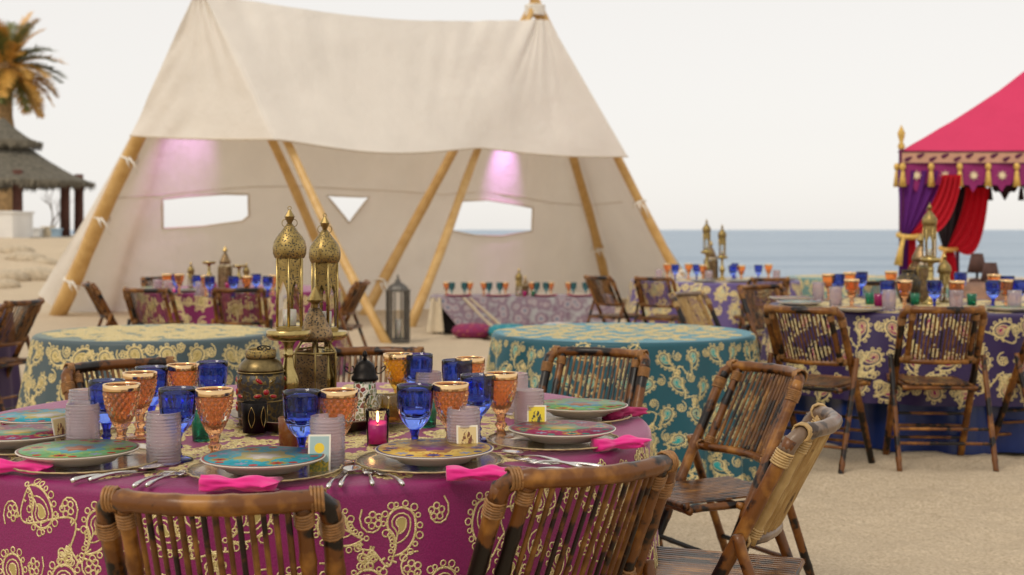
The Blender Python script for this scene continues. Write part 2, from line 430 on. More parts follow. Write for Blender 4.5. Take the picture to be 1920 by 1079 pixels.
planter(88, 40.4, .30, .26, 'beige_cloth', 'narrow beige planter box beside the blue one on the terrace')
planter(104, 40.2, .26, .20, 'blue_box_paint', 'small pale blue box on the terrace near the tent edge')
YP = 43.0; k = YP/F
t = thing('thatched_shelter', 'two tiered thatched beach shelter with dark timber posts', 'palapa', (px(5, YP), YP, 1.08))
zz = lambda y: HC+(HOR-y)*k-1.08
def thatch(name, r0, z0, r1, z1):
    pf = [(lerp(r0, r1, i/10), lerp(z0, z1, i/10)+.10*math.sin(PI*i/10)*-1) for i in range(11)]
    mb = MB(); n = 90
    f = lambda r, z, a_, i: r*(1+.012*math.sin(a_*23+i)+.018*mnoise.noise(Vector((a_*9, i*.6, 1))))
    mb.lathe([(r0-.14, z0-.05)]+pf, n, f); o = mb.build(name, 'thatch', t)
    fr = MB(); q = random.Random(3)
    for j in range(900):
        a_ = q.random()*TAU; h = q.uniform(.10, .27); wd = q.uniform(.02, .05); rr = r0+q.uniform(-.12, .03); zb = z0+q.uniform(-.02, .10)
        c_, s_ = math.cos(a_), math.sin(a_); tx, ty = -s_*wd, c_*wd
        fr.add([(rr*c_-tx, rr*s_-ty, zb), (rr*c_+tx, rr*s_+ty, zb), ((rr+.03)*c_, (rr+.03)*s_, zb-h)], [(0, 1, 2)])
    stuff(fr.build('thatch_fringe', 'thatch_blade', o, False))
thatch('lower_roof', 165*k, zz(345), 40*k, zz(272))
thatch('upper_roof', 70*k, zz(270), 3*k, zz(222))
for xp, dy in ((33, -1.9), (122, .2), (148, 1.4), (-25, -2.2), (-100, -.5), (-90, 1.6)):
    Yc = YP+dy; X = px(xp, Yc)-px(5, YP)
    pts = [(X, dy, z) for z in (0, .8, 1.6, zz(338)+.25)]
    MB().tube(pts, [.17, .16, .155, .15], 10).build('post', 'red_timber', t)
MB().tube([(1.9*math.cos(a_), 1.9*math.sin(a_), zz(338)) for a_ in [TAU*i/24 for i in range(24)]], .10, 8, closed=True).build('ring_beam', 'red_timber', t)
# palm
YL = 48.0; k = YL/F; zc = HC+(HOR-128)*k
t = thing('palm_tree', 'date palm with sunlit golden fronds above the thatched shelter', 'palm tree', (px(14, YL), YL, 1.0))
zc -= 1.0
MB().tube([(-.05+.05*math.sin(i), 0, zc*i/14) for i in range(15)], [.34-.008*i+.02*(i % 2) for i in range(15)], 12).build('trunk', 'palm_bark', t)
q = random.Random(11); cg, cy_ = MB(), MB()
for i in range(74):
    az = q.random()*TAU; el = q.uniform(-.75, 1.35); L = q.uniform(1.8, 2.45)
    tgt = cg if q.random() < .42 else cy_
    d = Vector((math.cos(az)*math.cos(el), math.sin(az)*math.cos(el), math.sin(el))); pts = []; p = Vector((0, 0, zc)); dr = d.copy()
    for s_ in range(13):
        pts.append(p.copy()); p = p+dr*(L/12); dr = (dr+Vector((0, 0, -.05-.035*s_/6))).normalized()
    tgt.tube(pts, [.03-.002*j for j in range(13)], 4)
    for j in range(2, 13):
        for u_ in (0, .33, .66):
            if j == 12 and u_: continue
            pj = pts[j].lerp(pts[min(j+1, 12)], u_); tn = (pts[min(j+1, 12)]-pts[j-1]).normalized()
            sd_ = tn.cross(Vector((0, 0, 1))); sd_ = sd_.normalized() if sd_.length > .05 else Vector((1, 0, 0))
            ln = .50*math.sin(PI*min(.97, (j+u_)/13.5+.03))+.08
            for sg in (-1, 1):
                e = (sd_*sg*.75+tn*.75+Vector((0, 0, q.uniform(.0, .35)))).normalized()*ln*q.uniform(.8, 1.15); wd = tn*.032
                tgt.add([pj-wd, pj+wd, pj+e*.6+wd*.7, pj+e, pj+e*.6-wd*.7], [(0, 1, 2, 3, 4)])
crown = cy_.build('crown', 'palm_sunlit_gold', t, False); stuff(cg.build('green_fronds', 'palm_green', crown, False))
MB().lathe([(.30, zc-.75), (.46, zc-.45), (.5, zc-.15), (.38, zc+.12), (.0, zc+.3)], 14, lambda r, z, a_, i: r*(1+.12*math.sin(7*a_+i*2))).build('boot', 'palm_bark', t)
# bare tree
YB = 47.0
t = thing('bare_tree', 'leafless twiggy tree seen between the shelter posts', 'tree', (px(92, YB), YB, .9))
q = random.Random(5); tr, br = MB(), MB()
def limb(p, d, L, r, dep, tgt):
    pts = [p]; dd = d
    for i in range(4):
        dd = (dd+Vector((q.uniform(-.2, .2), q.uniform(-.2, .2), q.uniform(-.05, .15)))).normalized(); pts.append(pts[-1]+dd*L/4)
    tgt.tube(pts, [r*(1-.12*i) for i in range(5)], 5)
    if dep:
        for i in range(3):
            nd = (dd+Vector((q.uniform(-1, 1), q.uniform(-.8, .8), q.uniform(-.1, .6)))).normalized()
            limb(pts[q.choice((2, 3, 4))], nd, L*.68, r*.55, dep-1, br)
limb(Vector((0, 0, 0)), Vector((.05, 0, 1)), .8, .05, 4, tr)
tt = tr.build('trunk', 'bare_wood', t); br.build('crown', 'bare_wood', t)
# rocks on the sand bank
q = random.Random(21); rocks = []
for (xp, yp, s_) in ((14, 488, .30), (44, 478, .26), (66, 500, .34), (30, 512, .28), (84, 486, .22), (8, 530, .24), (58, 532, .26)):
    Yr = 27+q.uniform(-2, 5); X = px(xp, Yr)
    me = MB(); s0 = q.random()*9
    me.lathe([(.02, -.35), (.75, -.3), (1, .05), (.8, .42), (.4, .62), (.0, .66)], 12, lambda r, z, a_, i: r*(1+.35*mnoise.noise(Vector((math.cos(a_)*1.3+s0, math.sin(a_)*1.3, z*2)))))
    o = me.build('rock', 'rock', None); o.location = (X, Yr, ground(X, Yr)); o.scale = (s_*1.5, s_, s_)
    rocks.append(tag(o, 'pale rock', 'rock', 'rocks on the sand bank left of the tent'))
by_row(rocks, 'pale sandy rock, {} from the left on the bank left of the tent')

# ------------------------------------------------------------------ double tipi tent
A1 = Vector((-4.08, 17.5, 4.47)); A2 = Vector((.37, 21.0, 4.83))
FEET = dict(P1=Vector((-6.93, 19.9, 0)), P2=Vector((-2.50, 20.2, 0)), P2b=Vector((-1.47, 15.1, 0)), P3=Vector((-2.26, 20.1, 0)),
            P4=Vector((-1.36, 17.5, 0)), P5=Vector((1.86, 24.6, 0)), P6=Vector((3.02, 21.6, 0)), P1b=Vector((-6.45, 20.9, 0)))
tent = thing('canvas_tent', 'large cream canvas tent hung on crossed wooden poles', 'tent', (-2, 19, 0))
TO = Vector((-2, 19, 0))
def L(p): return Vector(p)-TO
def pole(key, apex, r0=.085, r1=.055, ext=.55):
    f = FEET[key]; d = (apex-f).normalized(); tp = apex+d*ext; sd_ = Vector((d.y, -d.x, 0)).normalized()
    ph = (ord(key[1])*3+len(key)*2) % 7
    pts = [L(f.lerp(tp, i/16))+sd_*.018*math.sin(i*.7+ph) for i in range(17)]; pts[0] -= d*.12
    return MB().tube(pts, [lerp(r0, r1, i/16)*(1+.05*math.sin(i*2.3+ph)) for i in range(17)], 12).build('pole', 'pole_wood', tent)
J = lambda x, y: Vector((x, y, 0))
for key, ap, r0 in (('P1', A1+J(-.05, .02), .13), ('P1b', A1+J(-.08, .12), .09), ('P2', A1+J(-.05, .1), .08), ('P2b', A1+J(.08, -.05), .058),
                    ('P3', A2+J(-.1, .05), .088), ('P4', A2+J(-.04, -.1), .07), ('P5', A2+J(.02, .1), .09), ('P6', A2+J(.1, 0), .085)):
    pole(key, ap, r0, max(.045, r0*.62))
def on_pole(key, apex, x):                         # where a pole crosses photo column x
    f = FEET[key]; c = (x-960)/F; d = f-apex; t_ = (c*apex.y-apex.x)/(d.x-c*d.y); return apex+d*t_
E1 = on_pole('P1', A1, 258); E2 = on_pole('P2b', A1, 527); E4 = on_pole('P4', A2, 903); E6 = on_pole('P6', A2, 1160)
E2.z = HC+(HOR-266)/F*E2.y; E4.z = HC+(HOR-281)/F*E4.y; E6.z = HC+(HOR-296)/F*E6.y; E1.z = HC+(HOR-258)/F*E1.y
fwd = Vector((0, -.42, 0)); E2 += fwd; E4 += fwd; E6 += Vector((.12, -.30, 0)); E1 += Vector((.0, -.36, 0))
T1 = A1+Vector((0, -.36, -.06)); T2 = A2+Vector((0, -.30, -.20))
def piece(pts, ws, u):                             # polyline parametrised by given stops
    for i in range(len(ws)-1):
        if u <= ws[i+1]+1e-9: return pts[i].lerp(pts[i+1], (u-ws[i])/(ws[i+1]-ws[i]))
    return pts[-1].copy()
WS = [0, .26, .72, 1]
def canopy(u, v):
    tp = piece([T1+Vector((-.09, .03, 0)), T1+Vector((.04, 0, 0)), T2, T2+Vector((.22, .08, 0))], WS, u)
    bt = piece([E1, E2, E4, E6], WS, u)
    if .26 < u < .72:
        s_ = (u-.26)/.46; bt.z -= .13*math.sin(PI*s_)**1.2; bt.y -= .15*math.sin(PI*s_); tp.z -= .16*math.sin(PI*s_)
    elif u <= .26: bt.z -= .02*math.sin(PI*u/.26)
    else: bt.z -= .05*math.sin(PI*(u-.72)/.28)
    p = tp.lerp(bt, v)
    p.y += .22*math.sin(PI*v)*(math.sin(PI*(u-.26)/.46) if .26 < u < .72 else .25*abs(math.sin(PI*min(u, 1-u)/.27)))
    wr = mnoise.noise(Vector((u*38, v*1.6, 2)))*.11*(1-v)**1.6*(1 if abs(u-.26) < .16 or abs(u-.72) < .16 else .35)
    wr += mnoise.noise(Vector(((u+v*.12)*26, v*3, 7)))*.10*sm(.2, 0, u)*v
    p.y += wr+.035*mnoise.noise(Vector((u*9, v*4, 4)))
    return L(p)
o = MB().grid(130, 46, canopy).build('canopy', 'canvas', tent)
MB().tube([canopy(i/90, 1.0) for i in range(91)], .014, 6).build('canopy_hem', 'canvas_hem', o)
# walls: from the loose left flap round the back to the right hand pole
wb = [Vector((-7.36, 20.3, .30)), Vector((-6.95, 20.35, .02)), Vector((-5.6, 21.3, 0)), Vector((-3.8, 21.4, 0)), Vector((-2.25, 21.0, 0)),
      Vector((-.3, 22.4, 0)), Vector((1.2, 24.2, 0)), Vector((2.1, 24.9, 0)), Vector((2.9, 23.3, 0)), Vector((3.28, 21.75, 0))]
wst = [0, .06, .2, .34, .46, .6, .72, .8, .9, 1]
wt = [A1+Vector((-.12, .06, -.05)), A1+Vector((-.1, .1, -.04)), A1+Vector((-.06, .2, -.08)), A1+Vector((.1, .5, -.16)), A1.lerp(A2, .45)+Vector((0, 1.1, -.5)),
      A2+Vector((-.25, .45, -.25)), A2+Vector((-.05, .3, -.2)), A2+Vector((.06, .16, -.17)), A2+Vector((.13, .1, -.18)), A2+Vector((.16, .02, -.2))]
def spline(P, S, u):
    for i in range(len(S)-1):
        if u <= S[i+1]+1e-9: break
    t_ = (u-S[i])/(S[i+1]-S[i]); p0 = P[max(i-1, 0)]; p1 = P[i]; p2 = P[i+1]; p3 = P[min(i+2, len(P)-1)]
    cr = .5*((2*p1)+(p2-p0)*t_+(2*p0-5*p1+4*p2-p3)*t_*t_+(3*p1-p0-3*p2+p3)*t_**3)
    return cr.lerp(p1.lerp(p2, t_), .5)
def wall(u, v):
    p = spline(wt, wst, u).lerp(spline(wb, wst, u), v)
    out = .10*math.sin(PI*v)*(1-.6*sm(.05, 0, u)); p.y -= out*.5
    p.y += .035*mnoise.noise(Vector((u*22, v*4, 1)))+.02*mnoise.noise(Vector((u*60, v*9, 1)))
    if u < .06: p.x += .10*math.sin(PI*v)*(1-u/.06)
    if u > .9: p.x -= .16*math.sin(PI*v*1.0)*(u-.9)/.1
    return L(p)
import bmesh
me = MB().grid(170, 44, wall).mesh('wall_panel', 'canvas')
bm = bmesh.new(); bm.from_mesh(me)
wins = [[(305, 374), (345, 369), (420, 364), (466, 365), (467, 405), (455, 415), (380, 425), (306, 429)],
        [(613, 367), (692, 370), (655, 418)],
        [(853, 379), (870, 377), (915, 375), (960, 382), (999, 390), (997, 434), (940, 443), (890, 442), (846, 433), (848, 400)]]
def proj(p):
    p = p+TO; return (960+F*p.x/p.y, HOR-F*(p.z-HC)/p.y)
def inside(q, poly):
    r = False
    for i in range(len(poly)):
        (x1, y1), (x2, y2) = poly[i], poly[i-1]
        if (y1 > q[1]) != (y2 > q[1]) and q[0] < (x2-x1)*(q[1]-y1)/(y2-y1)+x1: r = not r
    return r
hems = []
for wn_ in wins:
    x0 = min(p[0] for p in wn_)-30; x1 = max(p[0] for p in wn_)+30; y0 = min(p[1] for p in wn_)-30; y1 = max(p[1] for p in wn_)+30
    for i in range(len(wn_)):
        (ax, ay), (bx, by) = wn_[i], wn_[i-1]
        ra = Vector(((ax-960)/F, 1, (HOR-ay)/F)); rb = Vector(((bx-960)/F, 1, (HOR-by)/F))
        no = ra.cross(rb).normalized()
        fs = [f for f in bm.faces if x0 < proj(f.calc_center_median())[0] < x1 and y0 < proj(f.calc_center_median())[1] < y1]
        gm = list({e for f in fs for e in f.edges})+list({v for f in fs for v in f.verts})+fs
        bmesh.ops.bisect_plane(bm, geom=gm, plane_co=L((0, 0, HC)), plane_no=no, dist=1e-5)
    kill = [f for f in bm.faces if inside(proj(f.calc_center_median()), wn_)]
    bmesh.ops.delete(bm, geom=kill, context='FACES')
    # hem follows the cut: nearest wall points
    hems.append(wn_)
bm.normal_update(); bm.to_mesh(me); bm.free(); me.polygons.foreach_set('use_smooth', [True]*len(me.polygons)); me.update()
wo = put(me, 'wall_panel', tent)
WP = [(u/240, v/120, wall(u/240, v/120)) for u in range(241) for v in range(20, 121)]
PJ = [(proj(p), p) for _, _, p in WP]
def wall_at(x, y):
    return min(PJ, key=lambda c: (c[0][0]-x)**2+(c[0][1]-y)**2)[1]
def on_ray(x, y):
    Yd = (wall_at(x, y)+TO).y; return L((px(x, Yd), Yd-.012, HC+(HOR-y)/F*Yd))
for wn_ in hems:
    pts = []
    for i in range(len(wn_)):
        (ax, ay), (bx, by) = wn_[i], wn_[(i+1) % len(wn_)]; n_ = max(1, int(math.hypot(bx-ax, by-ay)/12))
        pts += [on_ray(lerp(ax, bx, j/n_), lerp(ay, by, j/n_)) for j in range(n_)]
    MB().tube(pts, .016, 6, closed=True).build('window_hem', 'canvas_hem', wo)
seam = [(222, 372), (300, 366), (380, 358), (470, 351), (560, 350), (640, 354), (740, 359), (830, 365), (905, 360), (960, 366), (1030, 381), (1100, 386), (1190, 377)]
pts = []
for i in range(len(seam)-1):
    pts += [on_ray(lerp(seam[i][0], seam[i+1][0], j/4), lerp(seam[i][1], seam[i+1][1], j/4)) for j in range(4)]
MB().tube(pts, .007, 5).build('wall_seam', 'canvas_hem', wo)
# cloth ties on the poles
q = random.Random(2)
def tie(key, ap, f_):
    c = FEET[key].lerp(ap, f_); d = (ap-FEET[key]).normalized(); r = .125
    s1 = d.orthogonal().normalized(); s2 = d.cross(s1)
    mb = MB(); mb.tube([L(c+(s1*math.cos(a_)+s2*math.sin(a_))*r+d*.03*math.sin(a_*2)) for a_ in [TAU*i/16 for i in range(16)]], .016, 6, closed=True)
    for sg in (-1, 1): mb.tube([L(c+Vector((sg*.02, -r, 0))), L(c+Vector((.05+sg*.04, -r-.04, -.08))), L(c+Vector((.10+sg*.06, -r-.03, -.2-.05*sg)))], [.016, .014, .006], 6)
    mb.build('tie', 'tie_cloth', tent)
for f_ in (.12, .33, .52): tie('P1', A1, f_)
for f_ in (.12, .36, .58): tie('P6', A2, f_)
tie('P5', A2, .2); tie('P3', A2, .1)
for ap in (A1, A2):
    mb = MB()
    for j in range(5): mb.tube([L(ap+Vector((.15*math.cos(a_), .15*math.sin(a_), -.08+.035*j))) for a_ in [TAU*i/16 for i in range(16)]], .02, 6, closed=True)
    stuff(mb.build('apex_lashing', 'tie_cloth', tent))
# magenta stage lamps hidden high in the tent, throwing colour on the back wall
lamp_at = []
for nm, (lx, ly, lz), (tx, ty), lab in (('uplight', (A1.x+.1, A1.y+.25, 3.25), (336, 322), 'small magenta spotlight hanging in the left peak of the tent'),
                                   ('uplight', (A2.x-.1, A2.y+.1, 3.4), (945, 325), 'small magenta spotlight hanging in the right peak of the tent')):
    tg = on_ray(tx, ty)+TO; d = (tg-Vector((lx, ly, lz))).normalized()
    e = thing('spotlight', lab, 'spotlight', (lx, ly, lz), 0, 'magenta spotlights in the tent peaks')
    mb = MB(); mb.tube([-d*.16, d*.02], [.05, .055], 12, cap=True); mb.build('housing', 'black_iron', e)
    MB().tube([(0, 0, 0), (0, 0, .12), (0, 0, 4.25-lz)], .008, 6).build('hanging_wire', 'black_iron', e)
    ld = bpy.data.lights.new('spotlight_lamp', 'SPOT'); ld.energy = 230; ld.color = (.80, .36, 1); ld.spot_size = R_(36); ld.spot_blend = 1; ld.shadow_soft_size = .05
    lo = bpy.data.objects.new('lamp', ld); col.objects.link(lo); lo.parent = e; lo.location = d*.04; lo.rotation_euler = (-d).to_track_quat('Z', 'Y').to_euler()

# ------------------------------------------------------------------ pink marquee on the right
C1 = Vector((px(1690, 15), 15, 0)); C2 = C1+Vector((3.9, -.05, 0)); C4 = Vector((px(1795, 18.2), 18.2, 0)); C3 = C4+Vector((3.9, -.05, 0))
zr = HC+(HOR-283)/F*15; apx = (C1+C2+C3+C4)/4; apx.z = zr+1.75
mq = thing('marquee', 'pink pointed marquee with gold band, tasselled plum valance and tied drapes', 'marquee', C1)
def Lm(p): return Vector(p)-C1
def up(p, z): return Vector((p.x, p.y, z))
cor = [C1, C2, C3, C4]
for i in range(4):
    p, q2 = up(cor[i], zr), up(cor[(i+1) % 4], zr)
    def roof(u, v, p=p, q2=q2):
        r = p.lerp(q2, u).lerp(apx, v); r.z -= .10*math.sin(PI*v)*(1-.3*math.sin(PI*u)); r.z += .012*mnoise.noise(Vector((u*9, v*9, i))); return Lm(r)
    MB().grid(20, 16, roof).build('roof_panel', 'pink_canvas', mq)
MB().lathe([(.02, 0), (.05, .06), (.02, .14), (.04, .2), (.0, .42)], 10).build('finial', 'fringe_gold', mq, loc=Lm(apx))
def side(p, q2, front):
    d = (q2-p); ln = d.length; d.normalize(); nrm = Vector((d.y, -d.x, 0))*(1 if front else -1)
    if front:
        b = MB(); b.grid(40, 2, lambda u, v: Lm(up(p+d*ln*u+nrm*.03, zr-.005-.15*v))); bo = b.build('gold_band', 'band_cloth', mq)
        s = MB()
        for j in range(int(ln/.14)):
            c0 = p+d*(.07+.14*j)+nrm*.036; zc_ = zr-.08+(.018 if j % 2 else -.018)
            s.add([Lm(up(c0+d*.045*math.cos(a_)*(1+.4*math.sin(a_)), zc_+.030*math.sin(a_+.6))) for a_ in [TAU*i/10 for i in range(10)]], [tuple(range(10))])
        stuff(s.build('paisley_print', 'ink_plum', bo, False))
        for zt_ in (zr-.012, zr-.148): MB().tube([Lm(up(p+d*ln*i/20+nrm*.034, zt_)) for i in range(21)], .009, 6).build('piping', 'ink_plum', bo)
    step = .31 if front else .40; n_ = int(ln/step); z0 = zr-.155 if front else zr-.02; dep = .30 if front else .45
    v = MB(); m_ = n_*14
    def val(u, w_):
        x = u*n_ % 1; e = .55+.45*(1-abs(2*x-1))**.8 if u < 1 else .55
        e *= 1-.08*math.cos(x*TAU*3); return Lm(up(p+d*ln*u+nrm*(.022+.01*math.sin(u*n_*TAU)), z0-dep*w_*e))
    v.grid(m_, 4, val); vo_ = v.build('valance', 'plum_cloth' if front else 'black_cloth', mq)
    for j in range(n_+1):
        c0 = p+d*(ln*j/n_)+nrm*.05; zt_ = z0-.03
        if not front: zt_ -= .22
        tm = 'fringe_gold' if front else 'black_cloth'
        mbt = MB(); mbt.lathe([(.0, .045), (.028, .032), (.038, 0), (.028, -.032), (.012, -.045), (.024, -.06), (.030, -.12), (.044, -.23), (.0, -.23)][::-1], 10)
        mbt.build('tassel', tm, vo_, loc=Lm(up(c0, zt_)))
        if front and j < n_:
            c1 = p+d*(ln*(j+.5)/n_)+nrm*.045; st = MB()
            st.add([Lm(up(c1+d*r_*math.cos(a_), z0-.13+r_*math.sin(a_))) for r_, a_ in [((.062 if i % 2 == 0 else .026), TAU*i/16) for i in range(16)]], [tuple(range(16))])
            st.build('star', 'cream_star', vo_, False)
side(C1, C2, True); side(C4, C1, True); side(C3, C4, False); side(C2, C3, False)
for i, c in enumerate(cor):
    MB().tube([Lm(up(c, 0)), Lm(up(c, 1.2)), Lm(up(c, zr+.02))], .028, 10).build('pole', 'ink_plum', mq)
    MB().lathe([(.02, 0), (.045, .05), (.02, .1), (.035, .15), (.045, .2), (.0, .30)], 10).build('finial', 'fringe_gold', mq, loc=Lm(up(c, zr)))
def drape(name, mat, top0, top1, ztop, tie_p, ztie, wtie, tail, ph, parent=mq, ripple=.05, bow=0.0):
    mb = MB(); d = (top1-top0); nf = Vector((0, -1, 0)); e = d.normalized()
    def f(u, v):
        if v < .72:
            s_ = v/.72; s2 = s_**1.5
            a_ = up(top0.lerp(top1, u), ztop-.03); b_ = up(tie_p+e*(u-.5)*wtie, ztie); r = a_.lerp(b_, s_); xy = top0.lerp(top1, u).lerp(tie_p+e*(u-.5)*wtie, s2)
            r.x, r.y = xy.x, xy.y; r.z -= bow*u*math.sin(PI*s_)
        else:
            s_ = (v-.72)/.28; r = up(tie_p+e*(u-.5)*(wtie+(tail-wtie)*s_**.8), lerp(ztie, .06, s_))
        return Lm(r+nf*(ripple*math.sin(u*TAU*4+ph+v*2)*(.35+.65*abs(v-.72))))
    mb.grid(48, 40, f); return mb.build(name, mat, parent)
tp = C1+Vector((.03, -.06, 0)); e1 = (C2-C1).normalized()
drape('drape', 'purple_drape', C1+e1*0.0+Vector((-.05, -.02, 0)), C1+e1*.50, zr-.2, tp, 1.235, .10, .26, 0)
drape('drape', 'red_drape', C1+e1*.42+Vector((0, -.10, 0)), C1+e1*.64+Vector((0, -.10, 0)), zr-.25, tp+Vector((.05, -.08, 0)), 1.225, .08, .12, 1, bow=.22)
tp2 = C4+Vector((-.19, -.1, 0))
drape('drape', 'black_drape', C4+Vector((-.42, -.05, 0)), C4+Vector((.12, -.05, 0)), zr-.3, tp2, 1.04, .08, .16, 2, bow=.1)
drape('drape', 'red_drape', C4+Vector((.06, -.14, 0)), C4+Vector((.38, -.14, 0)), zr-.3, tp2+Vector((.02, -.1, 0)), 1.04, .10, .28, .5, bow=.42)
for c, z_ in ((tp, 1.235), (tp2, 1.04)):
    mb = MB(); mb.tube([Lm(up(c+Vector((.02+.11*math.cos(a_), -.03+.10*math.sin(a_), 0)), z_+.02*math.sin(a_))) for a_ in [TAU*i/16 for i in range(16)]], .03, 8, closed=True)
    mb.tube([Lm(up(c+Vector((-.06, -.13, 0)), z_-.02)), Lm(up(c+Vector((-.10, -.15, 0)), z_-.16)), Lm(up(c+Vector((-.13, -.15, 0)), z_-.34))], [.02, .03, .05], 8)
    mb.build('tie_back', 'fringe_gold', mq)
# lounge pieces beyond the purple table
Yo = 12.2
t = thing('round_pouf', 'brown patterned round pouf beyond the purple table under the marquee', 'pouf', (px(1828, Yo), Yo, 0))
MB().lathe([(.0, .02), (.26, .02), (.40, .14), (.44, .32), (.42, .55), (.34, .72), (.18, .80), (.0, .82)], 36, lambda r, z, a_, i: r*(1+.035*abs(math.cos(a_*6)))).build('body', 'brown_leather', t)
MB().lathe([(.0, .79), (.06, .80), (.05, .84), (.0, .85)], 14).build('button', 'dark_shade', t)
for xp, Yl, zt_, lab in ((1832, 12.9, 1.065, 'taller brown shaded lamp rising above the round pouf'), (1857, 12.5, .985, 'shorter brown shaded lamp right of the round pouf')):
    t = thing('floor_lamp', lab, 'lamp', (px(xp, Yl), Yl, 0), 0, 'lamps beside the pouf')
    MB().lathe([(.0, 0), (.11, 0), (.10, .025), (.02, .05), (.013, .08), (.013, zt_-.14), (.0, zt_-.14)], 14).build('stand', 'black_iron', t)
    MB().lathe([(.095, zt_-.19), (.055, zt_), (.05, zt_), (.09, zt_-.19)], 18, closed=True).build('lamp_shade', 'dark_shade', t)
# ------------------------------------------------------------------ bamboo folding chair
def bam(pts, r, seg=.11, n=10, amp=.19, ph=0.0):       # bamboo cane: swollen rings at the nodes
    pts = [Vector(p) for p in pts]; out = []; rad = []; acc = ph
    for i in range(len(pts)-1):
        a_, b_ = pts[i], pts[i+1]; ln = (b_-a_).length; m = max(2, int(ln/.022))
        for j in range(m):
            out.append(a_.lerp(b_, j/m)); x = ((acc+ln*j/m)/seg) % 1; d = min(x, 1-x)*seg; rad.append(r*(1+amp*math.exp(-(d/.007)**2)))
        acc += ln
    out.append(pts[-1]); rad.append(r); return MB().tube(out, rad, n)
def chair_meshes():
    foot = Vector((0, .200, 0)); top = Vector((0, -.215, .80)); dirp = (top-foot)/.80
    post = lambda z: foot+dirp*z
    X = .205; bow = .070
    def bx(x, z, extra=0):
        p = post(z); return Vector((x, p.y-bow*(1-(x/X)**2)-extra, p.z))
    ch = thing('bamboo_chair', 'folding bamboo chair', 'chair')
    for s_ in (-1, 1):
        bam([post(0)+Vector((s_*(X-.004), 0, -.01)), post(.80)+Vector((s_*X, 0, 0))], .0185, .13, 10, ph=.03 if s_ > 0 else .08).build('post', 'bamboo', ch)
        bam([(s_*(X+.034), -.090, .57), (s_*(X+.034), -.10, .53), (s_*(X+.036), -.300, -.01)], .0145, .15, 10, ph=.05).build('rear_leg', 'bamboo', ch)
        p0, p1 = bx(s_*.160, .535), bx(s_*.160, .810); bam([p0, p1], .0150, .09, 10).build('inner_post', 'bamboo', ch)
        bam([(s_*.170, -.19, .405), (s_*.170, .215, .412)], .0125, .12, 8).build('seat_side_rail', 'bamboo', ch)
    tr = [post(.765)+Vector((-X, 0, 0)), post(.797)+Vector((-X+.004, -.004, 0)), post(.813)+Vector((-X+.02, -.012, 0))]
    tr += [bx(x, .815) for x in [-.17+.34*i/12 for i in range(13)]]
    tr += [post(.813)+Vector((X-.02, -.012, 0)), post(.797)+Vector((X-.004, -.004, 0)), post(.765)+Vector((X, 0, 0))]
    bam(tr, .0190, .10, 10).build('top_rail', 'bamboo', ch)
    br = [post(.545)+Vector((-X, 0, 0))]+[bx(x, .538) for x in [-.17+.34*i/10 for i in range(11)]]+[post(.545)+Vector((X, 0, 0))]
    bam(br, .0140, .12, 8).build('bottom_rail', 'bamboo', ch)
    sl = [bam([Vector((0, 0, 0)), dirp*.277], r_, sg, 6, .2, ph_).mesh('slat', 'bamboo_slat') for r_, sg, ph_ in ((.0056, .16, .02), (.0062, .19, .1), (.0052, .14, .07))]
    for i in range(14):
        x = -.134+.268*i/13; put(sl[(i*7) % 3], 'slat', ch, bx(x, .538))
    # rattan lashings
    def wrap(c, axis_, r, n_=5, pitch=.0065):
        axis_ = Vector(axis_).normalized(); s1 = axis_.orthogonal().normalized(); s2 = axis_.cross(s1); mb = MB()
        pts = []
        for i in range(n_*10+1):
            a_ = TAU*i/10; pts.append(Vector(c)+axis_*(pitch*(i/10-n_/2))+(s1*math.cos(a_)+s2*math.sin(a_))*r)
        mb.tube(pts, pitch*.52, 5); mb.build('lashing', 'rattan', ch)
    for s_ in (-1, 1):
        wrap(post(.755)+Vector((s_*X, 0, 0)), dirp, .0205, 6); wrap(bx(s_*.160, .78), dirp, .0172, 5)
        wrap(bx(s_*.160, .562), dirp, .0172, 4); wrap(bx(s_*.185, .815), (1, .15*s_, 0), .0212, 4)
        wrap(post(.545)+Vector((s_*(X-.018), -.012, 0)), (1, 0, 0), .0162, 3)
    # seat
    ss = MB(); prof = [(-.0095, 0), (-.006, .006), (.006, .006), (.0095, 0)]
    ss.add([(x, y, z) for y in (-.195, .215) for x, z in prof], [(0, 1, 5, 4), (1, 2, 6, 5), (2, 3, 7, 6), (3, 0, 4, 7), (3, 2, 1, 0), (4, 5, 6, 7)])
    sm_ = ss.mesh('seat_slat', 'bamboo_slat', False)
    for i in range(15): put(sm_, 'seat_slat', ch, (-.147+.294*i/14, 0, .424))
    for y in (-.185, .01, .205): bam([(-.20 if y < .1 else -.19, y, .408), (.20 if y < .1 else .19, y, .408)], .0115, .14, 8).build('seat_cross_rail', 'bamboo', ch)
    bam([(-.19, .218, .424), (.19, .218, .424)], .012, .2, 8).build('seat_front_rail', 'bamboo', ch)
    for z in (.10, .17, .24): y = post(z).y; bam([(-X, y, z), (X, y, z)], .0085, .16, 7).build('front_stretcher', 'bamboo', ch)
    for z in (.13, .20):
        y = lerp(-.300, -.10, (z+.01)/.54); bam([(-X-.035, y, z), (X+.035, y, z)], .0085, .16, 7).build('rear_stretcher', 'bamboo', ch)
    return ch
CH = Proto(chair_meshes())
BACK = -.245                                           # local y of the top rail
def chair(bx_, by_, fx, fy, label, group, z=0.0, sc_=1.0):   # position of the back rail, direction it faces
    l_ = math.hypot(fx, fy); fx /= l_; fy /= l_
    return CH.at((bx_-fx*BACK*sc_, by_-fy*BACK*sc_, z), math.atan2(-fx, fy), label, group, sc_)
def face(bx_, by_, c, label, group, z=0.0): return chair(bx_, by_, c[0]-bx_, c[1]-by_, label, group, z)
